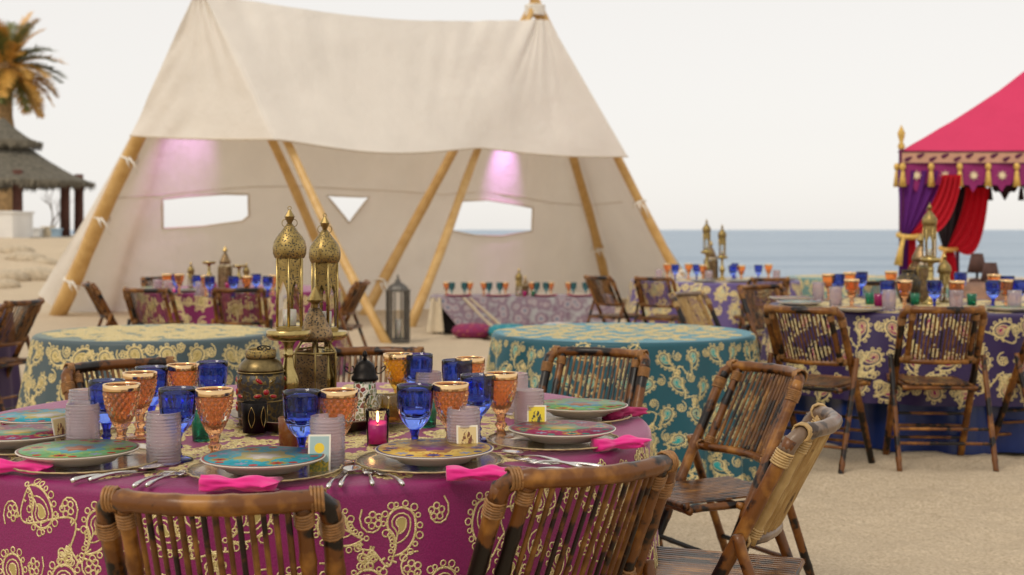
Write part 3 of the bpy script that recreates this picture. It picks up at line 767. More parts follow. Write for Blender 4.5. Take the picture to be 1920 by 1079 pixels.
FG = (-.59, 3.71); PU = (2.52, 8.05); MID = (2.20, 14.2); TT = (-2.50, 12.05); LT = (-4.42, 9.0); TEAL = (.593, 6.98); SAGE = (-1.89, 6.95)
g = 'bamboo chairs around the foreground magenta table'
chair(-.535, 2.345, 0, 1, 'bamboo chair at front left with its back to us, cut by lower edge', g)
chair(.17, 2.63, -.50, .86, 'bamboo chair with burnt brown slatted back angled at front centre', g)
pale1 = chair(.765, 3.30, -.93, .33, 'pale slatted bamboo chair nearest the open sand, seen from the side', g)
chair(.88, 4.50, -.88, -.44, 'bamboo chair in front of the teal table with its seat showing', g)
chair(.345, 5.13, -.45, -.88, 'bamboo chair facing us before the teal cloth, behind the green plate', g)
chair(-.55, 5.17, .02, -1, 'bamboo chair directly behind the tall brass lanterns', g)
chair(-1.40, 4.66, .64, -.77, 'bamboo chair in front of the sage green table at left', g)
g = 'bamboo chairs around the purple table'
zP = .075
face(1.475, 6.69, PU, 'bamboo chair tucked at the left side of the purple table, back towards us', g, zP)
chair(2.217, 6.69, .06, 1, 'bamboo chair at the purple table with woven seat and whole back visible', g, zP)
chair(2.95, 6.85, -.30, 1, 'bamboo chair cut by the right edge of the photo at the purple table', g, zP)
pale2 = face(1.22, 9.15, PU, 'bamboo chair with pale slats turned sideways between teal and purple tables', g, .03)
face(1.76, 9.30, PU, 'bamboo chair behind the left end of the purple table, facing us', g, zP)
face(2.80, 9.95, (2.6, 8), 'bamboo chair on the far side of the purple table, only rail showing', g, zP)
g = 'bamboo chairs around the violet table'
face(.86, 13.25, MID, 'bamboo chair between the low tent table and the violet table', g)
face(1.39, 12.9, MID, 'bamboo chair at the left front of the violet table, back to us', g)
face(2.52, 12.75, MID, 'bamboo chair at the front right of the violet table by the sea', g)
g = 'bamboo chairs around the magenta table in the tent'
face(-3.72, 11.5, TT, 'bamboo chair left of the tent table, beside the thick tent pole', g)
face(-2.93, 10.45, TT, 'bamboo chair at the tent table with its back to us, second from the left', g)
chair(-2.20, 10.5, 0, 1, 'bamboo chair with its back to us at the middle of the tent table', g)
face(-1.36, 11.9, TT, 'bamboo chair right of the tent table, seen sideways by the tall lanterns', g)
face(-3.50, 12.95, TT, 'bamboo chair behind the tent table, only its dark rail showing', g)
face(-3.24, 8.7, LT, 'dark bamboo chair at the left edge beside the sage green table', 'bamboo chairs around the left edge table')

tree_ = kids()
for ch_ in (pale1, pale2):                             # two chairs are bleached
    for p_ in tree_[ch_.name]:
        k_ = p_.name.split('.')[0]
        nm = {'slat': 'bamboo_pale', 'inner_post': 'bamboo_pale', 'lashing': 'rattan_pale', 'top_rail': 'bamboo_weathered', 'bottom_rail': 'bamboo_weathered'}.get(k_)
        if nm: p_.material_slots[0].link = 'OBJECT'; p_.material_slots[0].material = M[nm]
# ------------------------------------------------------------------ tables with embroidered cloths
class Cloth:
    def __init__(s, c, R, zt, drop, amp, flare, seed):
        s.c, s.R, s.zt, s.drop, s.amp, s.flare = c, R, zt, drop, amp, flare
        q = random.Random(seed); s.h = [(n_, q.uniform(.4, 1), q.random()*TAU) for n_ in (5, 8, 11, 14, 17, 23)]; s.tot = sum(x[1] for x in s.h)*.55
    def S(s, th, q, off=0.0):
        rr = .022; R = s.R
        if q <= R-rr: return (q*math.cos(th), q*math.sin(th), s.zt+off)
        e = q-(R-rr); arc = rr*PI/2
        if e < arc:
            a_ = e/rr; r = R-rr+(rr+off)*math.sin(a_); z = s.zt-rr+(rr+off)*math.cos(a_)
        else:
            v = e-arc; z = s.zt-rr-v; vv = min(1, v/s.drop); f = sum(a_*math.sin(n_*th+p_) for n_, a_, p_ in s.h)/s.tot
            r = R+off+s.flare*vv+s.amp*vv**.75*(f+.3)
        return (r*math.cos(th), r*math.sin(th), z)
    def mesh(s, nth):
        R = s.R; rr = .022; qs = [R*i/8*.95 for i in range(1, 9)]+[R-rr, R-rr+rr*.4, R-rr+rr*.8, R-rr+rr*1.2, R-rr+rr*PI/2]
        qs += [R-rr+rr*PI/2+s.drop*i/16 for i in range(1, 17)]
        mb = MB(); vs = [(0, 0, s.zt)]; fs = []
        for q in qs: vs += [s.S(TAU*k/nth, q) for k in range(nth)]
        for k in range(nth): fs.append((0, 1+k, 1+(k+1) % nth))
        for i in range(len(qs)-1):
            for k in range(nth):
                k2 = (k+1) % nth; fs.append((1+i*nth+k, 1+(i+1)*nth+k, 1+(i+1)*nth+k2, 1+i*nth+k2))
        return mb.add(vs, fs)
def bez(p0, p1, p2, t_): return ((1-t_)**2*p0[0]+2*t_*(1-t_)*p1[0]+t_*t_*p2[0], (1-t_)**2*p0[1]+2*t_*(1-t_)*p1[1]+t_*t_*p2[1])
def paisley(n):                                        # drop shaped outline, head at the origin, bent tip at the top
    P0, P1, P2 = (0, 0), (-.05, .62), (.52, .86); left, right = [], []
    for i in range(n+1):
        t_ = i/n; c = bez(P0, P1, P2, t_); c2 = bez(P0, P1, P2, min(1, t_+.01)); c1 = bez(P0, P1, P2, max(0, t_-.01))
        tx, ty = c2[0]-c1[0], c2[1]-c1[1]; l_ = math.hypot(tx, ty); h = .43*(1-t_)**.75
        left.append((c[0]-ty/l_*h, c[1]+tx/l_*h)); right.append((c[0]+ty/l_*h, c[1]-tx/l_*h))
    cap = []; n_ = n
    for i in range(1, n_):
        a_ = PI+PI*i/n_; cap.append((.43*math.cos(a_), .43*math.sin(a_)))
    return left[::-1]+cap+right[:-1]
def embroider(cl, parent, size, gapu, gapv, wd, n, loops, fill=None, seed=1, top=True, vmax=None, nlo=8, dens=1.0):
    q = random.Random(seed); mb = MB(); fb = MB(); R = cl.R
    out = paisley(n)
    def ribbon(pts, w_, mp, closed=False):
        m = len(pts); vs = []; fs = []
        for i, (x, y) in enumerate(pts):
            a_ = pts[i-1] if (i or closed) else pts[i]; b_ = pts[(i+1) % m] if (i < m-1 or closed) else pts[i]
            tx, ty = b_[0]-a_[0], b_[1]-a_[1]; l_ = math.hypot(tx, ty) or 1; nx_, ny_ = -ty/l_*w_/2, tx/l_*w_/2
            vs += [mp(x+nx_, y+ny_, .0006), mp(x, y, .0022), mp(x-nx_, y-ny_, .0006)]
        for i in range(m if closed else m-1):
            j = (i+1) % m; fs += [(i*3, i*3+1, j*3+1, j*3), (i*3+1, i*3+2, j*3+2, j*3+1)]
        mb.add(vs, fs)
    def drop_map(x, y, off): return cl.S(x/R, R+y, off)
    def top_map(x, y, off): return (x, y, cl.zt+off)
    def motif(cx, cy, rot, sg, mp, vine=None):
        ca, sa = math.cos(rot), math.sin(rot)
        tf = lambda p: (cx+size*(p[0]*sg*ca-p[1]*sa), cy+size*(p[0]*sg*sa+p[1]*ca))
        ribbon([tf(p) for p in out], wd*1.15, mp, True)
        ribbon([tf((p[0]*.66+.01, p[1]*.62)) for p in out[::(2 if n > 8 else 1)]], wd*.8, mp, True)
        ribbon([tf((p[0]*.36+.01, p[1]*.34)) for p in out[::2]], wd*.8, mp, True)
        if fill:
            fs_ = .58 if fill != 'gold_fill' or n < 12 else .34; vs = [mp(*tf((p[0]*fs_, p[1]*fs_*.95)), .0009) for p in out]; fb.add(vs, [tuple(range(len(vs)))])
        m = len(out); seglen = 0
        for i in range(loops):
            k_ = int((i+.5)*m/loops); a_, b_ = out[k_-1], out[(k_+1) % m]; tx, ty = b_[0]-a_[0], b_[1]-a_[1]; l_ = math.hypot(tx, ty) or 1
            lr = (.07, .105, .085)[i % 3] if k_ < m*.72 else .06; c = (out[k_][0]+ty/l_*(lr+.04), out[k_][1]-tx/l_*(lr+.04))
            ribbon([tf((c[0]+lr*math.cos(TAU*j/nlo), c[1]+lr*math.sin(TAU*j/nlo))) for j in range(nlo)], wd*.75, mp, True)
        # vine from the tip
        if vine:
            tip = tf((.52, .86)); ex, ey = vine; pts = []
            mx, my = (tip[0]+ex)/2, (tip[1]+ey)/2; dx, dy = ex-tip[0], ey-tip[1]
            for j in range(n*2+1):
                t_ = j/(n*2); wv = .34*math.sin(TAU*t_)*sg; pts.append((tip[0]+dx*t_-dy*wv, tip[1]+dy*t_+dx*wv))
            ribbon(pts, wd, mp)
            for j in range(2, len(pts)-1, 3):
                sgn = 1 if (j//3) % 2 else -1; x, y = pts[j]; tx, ty = pts[j+1][0]-pts[j-1][0], pts[j+1][1]-pts[j-1][1]; l_ = math.hypot(tx, ty) or 1
                ribbon([(x, y), (x-ty/l_*sgn*size*.14, y+tx/l_*sgn*size*.14)], wd*1.1, mp)
            for ka in range(3):                        # three petal sprig at the end
                ox, oy = ex+size*.17*math.cos(TAU*ka/3+rot), ey+size*.17*math.sin(TAU*ka/3+rot)
                ribbon([(ox+size*.12*math.cos(TAU*j/nlo), oy+size*.12*math.sin(TAU*j/nlo)) for j in range(nlo)], wd*.9, mp, True)
    circ = TAU*R; nu = int(circ/gapu); vmax = vmax or cl.drop; nv = int(vmax/gapv)
    cell = {}
    for j in range(nv+1):
        for i in range(nu):
            cell[i, j] = ((i+.5*(j % 2)+q.uniform(-.12, .12))*circ/nu, (j+.40)*gapv+q.uniform(-.12, .12)*gapv, 1 if (i+j//2) % 2 else -1, q.uniform(-.7, .7)+(PI if q.random() < .3 else 0))
    for (i, j), (u, v, sg, rot) in cell.items():
        if v > vmax-size*.45: continue
        nb = cell.get(((i+(1 if sg > 0 else 0)-(0 if j % 2 else 1)) % nu, j+1)) or (u, v+gapv*.6, 0, 0)
        du = (nb[0]-u+circ/2) % circ-circ/2
        end = (u+du*.80+size*.25*sg, min(vmax-size*.2, v+(nb[1]-v)*.62)) if j < nv else (u+gapu*.4, max(0, v-gapv*.4))
        motif(u, v, rot, sg, drop_map, end)
        su, sv = u+gapu*.5+q.uniform(-.1, .1)*gapu, max(size*.25, v-gapv*.12+q.uniform(-.1, .1)*gapv)   # loose sprig between the drops
        if sv < vmax-size*.3:
            for ka in range(5):
                a_ = TAU*ka/5+rot; ox, oy = su+size*.17*math.cos(a_), sv+size*.17*math.sin(a_)
                ribbon([(ox+size*.095*math.cos(TAU*j_/nlo), oy+size*.095*math.sin(TAU*j_/nlo)) for j_ in range(nlo)], wd*.85, drop_map, True)
            sp_ = [(su+size*(.18+.035*t_)*math.cos(rot+.55*t_)*sg, sv+size*(.18+.045*t_)*math.sin(rot+.55*t_)) for t_ in range(9)]
            ribbon([p_ for p_ in sp_ if p_[1] > .004], wd*.9, drop_map) if sum(p_[1] > .004 for p_ in sp_) > 2 else None
    if top:
        sp = gapu*.86/dens; m = int(R/sp)+1
        for i in range(-m, m+1):
            for j in range(-m, m+1):
                x = (i+.5*(j % 2))*sp+q.uniform(-.02, .02); y = j*sp*.9+q.uniform(-.02, .02)
                if math.hypot(x, y) > R-size*1.25: continue
                motif(x, y, q.random()*TAU, q.choice((-1, 1)), top_map, (x+q.uniform(-.5, .5)*sp, y+sp*.45))
    stuff(mb.build('embroidery', 'gold_thread', parent))
    if fill: stuff(fb.build('embroidery_fill', fill, parent, False))
def table(c, R, zt, zg, label, grp='round tables on the sand'):
    t = thing('round_table', label, 'table', (c[0], c[1], zg), 0, grp); h = zt-zg-.004
    MB().lathe([(R-.03, h-.03), (R-.015, h-.026), (R-.015, h-.003), (R-.025, h)], 48).build('tabletop', 'table_wood', t)
    for a_ in (.785, 2.356, 3.927, 5.498):
        x, y = (R*.62)*math.cos(a_), (R*.62)*math.sin(a_); MB().tube([(x, y, -.01), (x, y, h-.028)], .016, 8).build('leg', 'black_iron', t)
def cover(c, R, zt, drop, mat, label, nth=220, amp=.03, flare=.05, seed=1, name='tablecloth'):
    cl = Cloth(c, R, zt, drop, amp, flare, seed)
    t = thing(name, label, 'tablecloth', (c[0], c[1], 0), 0, 'cloths on the round tables')
    cl.mesh(nth).build('cloth', mat, t); cl.t = t; return cl
ZT = .755
table(FG, .955, ZT, 0, 'round table under the magenta cloth in the foreground')
cl = cover(FG, .98, ZT, .735, 'magenta_cloth', 'magenta cloth with gold paisley embroidery on the foreground table', 420, .032, .03, 3)
embroider(cl, cl.t, .072, .166, .146, .0044, 12, 19, 'gold_fill', 5, True, nlo=9, dens=1.12)
table(TEAL, .68, ZT, 0, 'round table under the teal cloth at centre right')
cl = cover(TEAL, .70, ZT, .745, 'teal_cloth', 'teal blue cloth with gold paisleys on the bare table at centre', 300, .065, .05, 8)
embroider(cl, cl.t, .062, .136, .132, .0046, 9, 15, 'teal_fill', 6, True, nlo=6, dens=.85)
table(SAGE, .60, ZT, 0, 'round table under the sage green cloth at left')
cl = cover(SAGE, .625, ZT, .745, 'sage_cloth', 'sage green cloth with pale gold flowers on the bare left table', 260, .050, .09, 9)
embroider(cl, cl.t, .078, .150, .150, .0075, 9, 14, 'gold_fill', 7, True, nlo=6, dens=1.15)
ZPU = .835
table(PU, .90, ZPU, zP, 'round table under the purple cloth on the right')
cl = cover(PU, .880, ZPU-.004, .735, 'blue_satin', 'royal blue satin underskirt below the purple cloth', 300, .050, .01, 12, 'underskirt')
cl = cover(PU, .925, ZPU, .47, 'purple_cloth', 'deep purple cloth with gold paisleys on the right hand table', 300, .034, .05, 13)
embroider(cl, cl.t, .085, .185, .170, .0078, 9, 14, 'plum_fill', 8, True, nlo=6)
table(MID, .89, ZT, 0, 'round table under the violet cloth by the sea')
cl = cover(MID, .915, ZT, .745, 'violet_cloth', 'violet cloth with pale green paisleys on the table by the sea', 200, .035, .08, 14)
embroider(cl, cl.t, .12, .24, .215, .014, 7, 10, 'pale_fill', 9, True, nlo=5)
table(TT, .89, ZT, 0, 'round table under the magenta cloth inside the tent')
cl = cover(TT, .915, ZT, .745, 'magenta_cloth', 'magenta cloth with bold gold paisleys on the table in the tent', 200, .03, .07, 15)
embroider(cl, cl.t, .125, .255, .225, .013, 7, 10, 'gold_fill', 10, False, nlo=5)
table(LT, .89, ZT, 0, 'round table under the purple cloth at the left edge')
cl = cover(LT, .915, ZT, .745, 'purple_cloth', 'purple cloth just showing at the left edge behind a dark chair', 160, .03, .06, 16)
AQ = (px(1590, 15.2), 15.2)
table(AQ, .68, ZT, 0, 'round table under the aqua cloth beyond the purple table')
cl = cover(AQ, .70, ZT, .745, 'aqua_cloth', 'pale aqua cloth with gold pattern on the table beyond the purple one', 160, .035, .08, 17)
embroider(cl, cl.t, .10, .20, .19, .012, 7, 9, 'gold_fill', 11, True, nlo=5)
# ------------------------------------------------------------------ glassware
def stem_parts(t, mat, hi, knob):
    n = 28 if hi else 12
    MB().lathe([(.0, 0), (.035, 0), (.0365, .002), (.034, .0045), (.020, .009), (.0, .0095)], n).build('foot', mat, t)
    if knob == 0:
        pf = [(.0, .0085), (.013, .0085), (.010, .016), (.0085, .026), (.0125, .032), (.0085, .038), (.0095, .052), (.013, .062), (.013, .066), (.0, .066)]
    else:
        pf = [(.0, .0085), (.015, .0085), (.011, .018), (.009, .026), (.014, .033), (.016, .038), (.011, .043), (.010, .052), (.015, .064), (.0, .066)]
    o = MB().lathe(pf, 12 if hi else 8, lambda r, z, a_, i: r*(1+.06*math.cos(6*a_))).build('stem', mat, t); return o
def blue_goblet(hi, mat='blue_glass', name='goblet', lower='blue_solid_glass'):
    t = thing(name, 'goblet', 'goblet'); n = 64 if hi else 20
    po = [(.0, .0625), (.013, .063), (.022, .072), (.032, .085), (.039, .100), (.0425, .118), (.0440, .138), (.0440, .152), (.0440, .158), (.0440, .169), (.0433, .1705)]
    pi_ = [(.0412, .1695), (.0412, .150), (.0405, .130), (.0375, .112), (.030, .100), (.016, .094), (.0, .093)]
    def f(r, z, a_, i):
        if i < len(po)-3 and hi:
            k_ = sm(.07, .09, z)*(1-sm(.146, .158, z)); return r*(1-.055*k_*(1-abs(math.cos(a_*5)))) if r > .01 else r
        return r
    MB().lathe(po+pi_, n, f).build('bowl', mat, t); stem_parts(t, lower, hi, 0); return Proto(t)
def amber_goblet(hi, mat='amber_glass', name='goblet'):
    t = thing(name, 'goblet', 'goblet'); n = 96 if hi else 20; m = 44 if hi else 8; po = []
    for i in range(m+1):
        s_ = i/m; z = .064+.106*s_; r = .012+.031*math.sin(min(1, s_*1.05)*PI/2)**.75; po.append((r, z))
    pi_ = [(.0402, .1695), (.0402, .150), (.038, .125), (.032, .100), (.022, .084), (.0, .078)]
    def f(r, z, a_, i):
        if hi and 3 < i < m-5: return r*(1+.10*(abs(math.sin(a_*8+z*150))*abs(math.sin(a_*8-z*150))-.35))
        return r
    b = MB().lathe([(.0, .0635)]+po+pi_, n, f).build('bowl', mat, t)
    MB().lathe([(.0437, .155), (.0442, .157), (.0442, .1700), (.0432, .1716), (.0405, .1712), (.0400, .165), (.0428, .160)], n, closed=True).build('gold_rim', 'gold_rim', b)
    stem_parts(t, mat, hi, 1); return Proto(t)
def tumbler(hi):
    t = thing('tumbler', 'tumbler', 'tumbler'); n = 80 if hi else 18; m = 84 if hi else 6
    po = [(.0375+.001*i/m, .003+.117*i/m) for i in range(m+1)]
    f = lambda r, z, a_, i: r+(.0026*abs(math.cos(a_*14+(int(z/.0075) % 2)*PI/2))*abs(math.sin(PI*z/.0075)) if hi and 1 <= i <= m-3 else 0)
    b = MB().lathe([(.0, .0), (.035, .0)]+po+[(.0365, .1205), (.0352, .119), (.0345, .06), (.034, .010), (.0, .009)], n, f).build('body', 'lilac_glass', t)
    return Proto(t)
def votive(mat, name='votive_candle', h=.075, r=.030, lit=False, wax='wax', hi=True):
    t = thing(name, 'votive', 'candle'); n = 28
    MB().lathe([(.0, 0), (r*.86, 0), (r, h), (r-.002, h+.001), (r*.80, .007), (.0, .007)], n).build('glass_cup', mat, t)
    c = MB().lathe([(.0, .0075), (r*.72, .0075), (r*.75, h*.52), (r*.6, h*.54), (.0, h*.52)], n).build('wax', wax, t)
    MB().tube([(0, 0, h*.50), (0, 0, h*.60)], .0009, 5).build('wick', 'wick', c)
    if lit: MB().lathe([(.0, h*.56), (.0030, h*.62), (.0036, h*.70), (.0020, h*.82), (.0, h*.93)], 10).build('flame', 'flame', c)
    return Proto(t)
BG, AGp, TUp = blue_goblet(True), amber_goblet(True), tumbler(True)
YG = amber_goblet(True, 'yellow_glass')
BGl, AGl, TUl = blue_goblet(False), amber_goblet(False), tumbler(False)
TGl = blue_goblet(False, 'teal_glass', lower='teal_glass')
zt = ZT+.0025
def top_row(lst, proto, h, zt_, cat_group, fmt, q=random.Random(4)):
    out = []
    for x, y in lst:
        Y = F*(HC-zt_-h)/(y-HOR); out.append(proto.at((px(x, Y), Y, zt_), q.random()*TAU, 'x', cat_group))
    by_row(out, fmt); return out
top_row([(200, 713), (333, 728), (284, 688), (398, 678), (566, 733), (778, 722), (784, 664), (857, 675), (895, 703)], BG, .17, zt, 'blue goblets on the foreground table', 'cobalt blue fluted goblet, {} from the left on the foreground table')
top_row([(228, 721), (262, 699), (343, 684), (402, 730), (636, 732), (845, 720), (881, 671), (939, 700)], AGp, .17, zt, 'amber goblets on the foreground table', 'amber diamond cut goblet with gold rim, {} from the left on foreground table')
top_row([(746, 664)], YG, .17, zt, None, 'bright yellow amber goblet behind the black topped mosaic lantern')[0]['label'] = 'bright yellow amber goblet behind the black topped mosaic lantern'
top_row([(155, 757), (158, 731), (307, 773), (614, 780), (869, 765), (992, 731), (965, 700), (803, 697)], TUp, .12, zt, 'lilac tumblers on the foreground table', 'pale lilac beaded glass tumbler, {} from the left on the foreground table')
q = 'votive candles on the foreground table'
def fgat(x, y, z=zt): Y = F*(HC-z)/(y-HOR); return (px(x, Y), Y, z)
votive('green_glass', h=.075).at(fgat(380, 826), 0, 'green glass votive behind the amber goblet at left', q)
GV = votive('green_glass', h=.07); GV.at(fgat(800, 800), 0, 'green glass votive behind the cobalt goblet at centre', q)
votive('brown_glass', h=.078, r=.026).at(fgat(541, 842), 0, 'dark amber glass votive with gold scroll by the brass candlestick', q)
pv = thing('votive_candle', 'lit magenta candle in a tall clear glass before the mosaic lantern', 'candle', fgat(708, 834), 0, q)
MB().lathe([(.0, 0), (.027, 0), (.030, .088), (.0296, .0885), (.0266, .004), (.0, .004)], 36).build('glass_cup', 'clear_glass', pv)
c_ = MB().lathe([(.0, .0048), (.0256, .0048), (.0272, .050), (.020, .051), (.0, .048)], 30).build('wax', 'pink_wax', pv)
MB().tube([(0, 0, .044), (0, 0, .052)], .001, 5).build('wick', 'wick', c_)
MB().lathe([(.0, .052), (.0034, .057), (.0040, .063), (.0022, .074), (.0, .083)], 10).build('flame', 'flame', c_)
t = thing('etched_jar', 'clear glass jar etched with gold lace behind the magenta candle', 'jar', fgat(706, 806))
MB().lathe([(.0, 0), (.030, 0), (.034, .03), (.034, .07), (.028, .095), (.0265, .095), (.032, .07), (.032, .03), (.028, .004), (.0, .004)], 32).build('glass', 'clear_glass', t)
mb = MB()
for j in range(7):
    a0 = TAU*j/7
    for rr_ in (.010, .016):
        mb.tube([((.0345)*math.cos(a0+rr_/.034*math.cos(s_)), .0345*math.sin(a0+rr_/.034*math.cos(s_)), .055+rr_*1.2*math.sin(s_)) for s_ in [TAU*i/16 for i in range(16)]], .0009, 4, closed=True)
mb.build('gold_lace', 'polished_brass', t)
votive('yellow_glass', h=.07, r=.032).at(fgat(735, 790, zt+.028), 0, 'amber glass votive on the right of the metal tray', q)

# ------------------------------------------------------------------ plates, chargers, napkins, cutlery
def plate_proto(face_mat):
    t = thing('dinner_plate', 'plate', 'plate')
    pf = [(.0, .004), (.070, .004), (.074, .0), (.082, .0), (.088, .006), (.120, .018), (.1355, .0255), (.1365, .0275), (.134, .0282), (.118, .0225), (.090, .0115), (.078, .0085), (.0, .0085)]
    b = MB().lathe(pf, 64).build('body', 'cream_china', t)
    fc = MB().lathe([(.1335, .0286), (.118, .0230), (.104, .0172), (.090, .0120), (.078, .0090), (.040, .0090), (.0, .0090)], 64).build('painted_face', face_mat, t)
    return Proto(t)
PL = {k_: plate_proto('china_'+k_) for k_ in ('blue', 'green', 'yellow', 'magenta')}
def charger_proto():
    t = thing('charger_plate', 'charger', 'plate')
    def f(r, z, a_, i): return r*(1+.010*math.cos(a_*26)) if r > .15 else r
    MB().lathe([(.0, .002), (.10, .002), (.12, .0), (.150, .006), (.168, .011), (.169, .0125), (.150, .0085), (.12, .0035), (.0, .0038)], 104, f).build('glass_disc', 'charger_glass', t)
    MB().tube([(.169*(1+.010*math.cos(a_*26))*math.cos(a_), .169*(1+.010*math.cos(a_*26))*math.sin(a_), .0122) for a_ in [TAU*i/104 for i in range(104)]], .0022, 5, closed=True).build('gold_edge', 'charger_gold', t)
    return Proto(t)
CP = charger_proto()
zpl = ZT+.0165
sets = [('blue', 488, 872, 'turquoise painted plate with red rim nearest the front left chair', -.1), ('yellow', 840, 857, 'yellow painted plate with brown centre at the front', .5),
        ('green', 128, 853, 'green painted plate at front left with red dots', .9), ('magenta', 1090, 813, 'magenta painted plate at the right of the foreground table', 1.2),
        ('green', 1088, 765, 'green painted plate before the chair facing us at right', 2.0), ('magenta', 36, 818, 'magenta painted plate cut by the left edge', .4),
        ('blue', 88, 786, 'blue painted plate at far left behind the magenta one', 1.7)]
for i, (k_, x, y, lab, rz) in enumerate(sets):
    Y = F*(HC-zpl-.018)/(y-HOR); X = px(x, Y); dx, dy = X-FG[0], Y-FG[1]; r = math.hypot(dx, dy)
    if r > .825: X, Y = FG[0]+dx*.825/r, FG[1]+dy*.825/r
    sx_, sy_ = X-(X-FG[0])*.03, Y-(Y-FG[1])*.03
    CP.at((sx_, sy_, ZT+.0028), rz, ['clear charger with gold edge under the turquoise plate', 'clear charger with gold edge under the yellow plate', 'clear charger with gold edge under the front left green plate', 'clear charger with gold edge under the right magenta plate', 'clear charger with gold edge under the right green plate', 'clear charger with gold edge under the left magenta plate', 'clear charger with gold edge under the far left blue plate'][i], 'glass charger plates')
    PL[k_].at((X, Y, zpl), rz+(0 if k_ != 'yellow' else 2.1), lab, 'painted dinner plates on the foreground table')
def napkin(loc, rz, label, mat='napkin', L_=.155, wide=.026, seed=1, tilt=0.0):
    q = random.Random(seed); n = 28; m = 26; vs = []; fs = []
    for i in range(m+1):
        s_ = i/m; x = (s_-.5)*L_; pin = 1-.42*math.exp(-((s_-.42)/.16)**2); fan = 1+.55*sm(.72, 1, s_)
        ry = wide*pin*fan*(1-.25*sm(.08, 0, s_)); rz_ = .0165*pin*(1-.35*sm(.75, 1, s_))
        for k_ in range(n):
            a_ = TAU*k_/n; f = 1+.13*math.sin(5*a_+s_*5+seed)+.07*math.sin(9*a_-s_*9)
            ex = .016*sm(.85, 1, s_)*math.sin(3*a_+1)
            vs.append((x+ex, ry*f*math.cos(a_), max(0, .0145+rz_*f*math.sin(a_))))
    for i in range(m):
        for k_ in range(n): k2 = (k_+1) % n; fs.append((i*n+k_, i*n+k2, (i+1)*n+k2, (i+1)*n+k_))
    fs += [tuple(range(n-1, -1, -1)), tuple(m*n+k_ for k_ in range(n))]
    o = MB().add(vs, fs).build('napkin', mat, None); o.location = loc; o.rotation_euler = (0, tilt, rz); return tag(o, label, 'napkin', 'magenta napkins on the foreground table')
def nap(x, y, rz, lab, L_, seed, mat='napkin', wide=.026): p = fgat(x, y, ZT+.012); napkin((p[0], p[1], ZT+.003), rz, lab, mat, L_, wide, seed)
nap(444, 912, .02, 'hot pink napkin rolled in front of the turquoise plate', .150, 1)
nap(893, 893, .10, 'hot pink napkin laid in front of the yellow plate', .130, 2)
nap(1157, 836, .55, 'hot pink napkin tucked under the right magenta plate', .135, 3)
nap(40, 880, -.15, 'hot pink napkin knotted in front of the left green plate', .15, 4)
nap(1166, 779, .9, 'wine red napkin under the rim of the right green plate', .14, 5, 'wine_napkin', .03)
nap(52, 797, .5, 'wine red napkin beside the far left blue plate', .13, 6, 'wine_napkin')
def paper(x, y, rz, w_, h_, lab):
    p = fgat(x, y, ZT+.004); mb = MB()
    mb.grid(8, 6, lambda u, v: ((u-.5)*w_, (v-.5)*h_, .004*math.sin(u*PI)+.002*u)); o = mb.build('menu_sheet', 'paper', None)
    for i, vv in enumerate(list(o.data.vertices)): pass
    o.location = (p[0], p[1], ZT+.0032); o.rotation_euler = (0, 0, rz); m_ = o.modifiers.new('t', 'SOLIDIFY'); m_.thickness = .0006
    tag(o, lab, 'paper', 'cream menu sheets under the plates')
paper(800, 838, .25, .13, .17, 'cream menu sheet poking out behind the yellow plate')
paper(1010, 818, -.5, .14, .18, 'cream menu sheet left of the right magenta plate')
paper(232, 846, .3, .13, .17, 'cream menu sheet right of the left green plate')
paper(560, 860, -.2, .13, .17, 'cream menu sheet behind the turquoise plate')
def cutlery_protos():
    out = {}
    def handle(t, x0, x1):
        pts = [(lerp(x0, x1, i/10), 0, .004+.006*math.sin(PI*i/10)) for i in range(11)]; rad = [.0022, .0022, .0024, .0026, .003, .0034, .0038, .0044, .0052, .0062, .0045]
        MB().tube(pts, rad, 8).build('handle', 'silver', t)
    t = thing('spoon', 'spoon', 'spoon'); handle(t, .0, -.13)
    n_ = 14
    def f(u, v):
        a_ = TAU*u; r = v; x = .030+.032*r*math.cos(a_); y = .021*r*math.sin(a_)*(1+.12*math.cos(a_)); return (x, y, .0045+.007*r*r)
    b = MB().grid(24, 6, f).build('bowl', 'silver', t); m_ = b.modifiers.new('t', 'SOLIDIFY'); m_.thickness = .0012; out['spoon'] = Proto(t)
    t = thing('fork', 'fork', 'fork'); handle(t, .0, -.13)
    h = MB().grid(8, 6, lambda u, v: (-.004+.028*u, (v-.5)*.026*math.sin(PI*min(1, .25+u*.4)), .005+.002*math.sin(u*3))).build('head', 'silver', t); m_ = h.modifiers.new('t', 'SOLIDIFY'); m_.thickness = .0016
    for k_ in range(4):
        y = -.0095+.00633*k_; MB().tube([(.022, y, .0065), (.04, y, .0045), (.058, y, .0065)], [.0018, .0016, .0009], 6).build('tine', 'silver', t)
    out['fork'] = Proto(t)
    t = thing('knife', 'knife', 'knife'); handle(t, .0, -.10)
    bl = MB(); bl.add([(-.002, -.006, .004), (.09, -.008, .003), (.108, 0, .003), (.10, .006, .003), (-.002, .005, .004), (-.002, -.006, .0055), (.09, -.008, .0036), (.108, 0, .0036), (.10, .006, .0046), (-.002, .005, .006)],
                     [(4, 3, 2, 1, 0), (5, 6, 7, 8, 9), (0, 1, 6, 5), (1, 2, 7, 6), (2, 3, 8, 7), (3, 4, 9, 8), (4, 0, 5, 9)]); bl.build('blade', 'silver', t, False); out['knife'] = Proto(t)
    return out
CU = cutlery_protos()
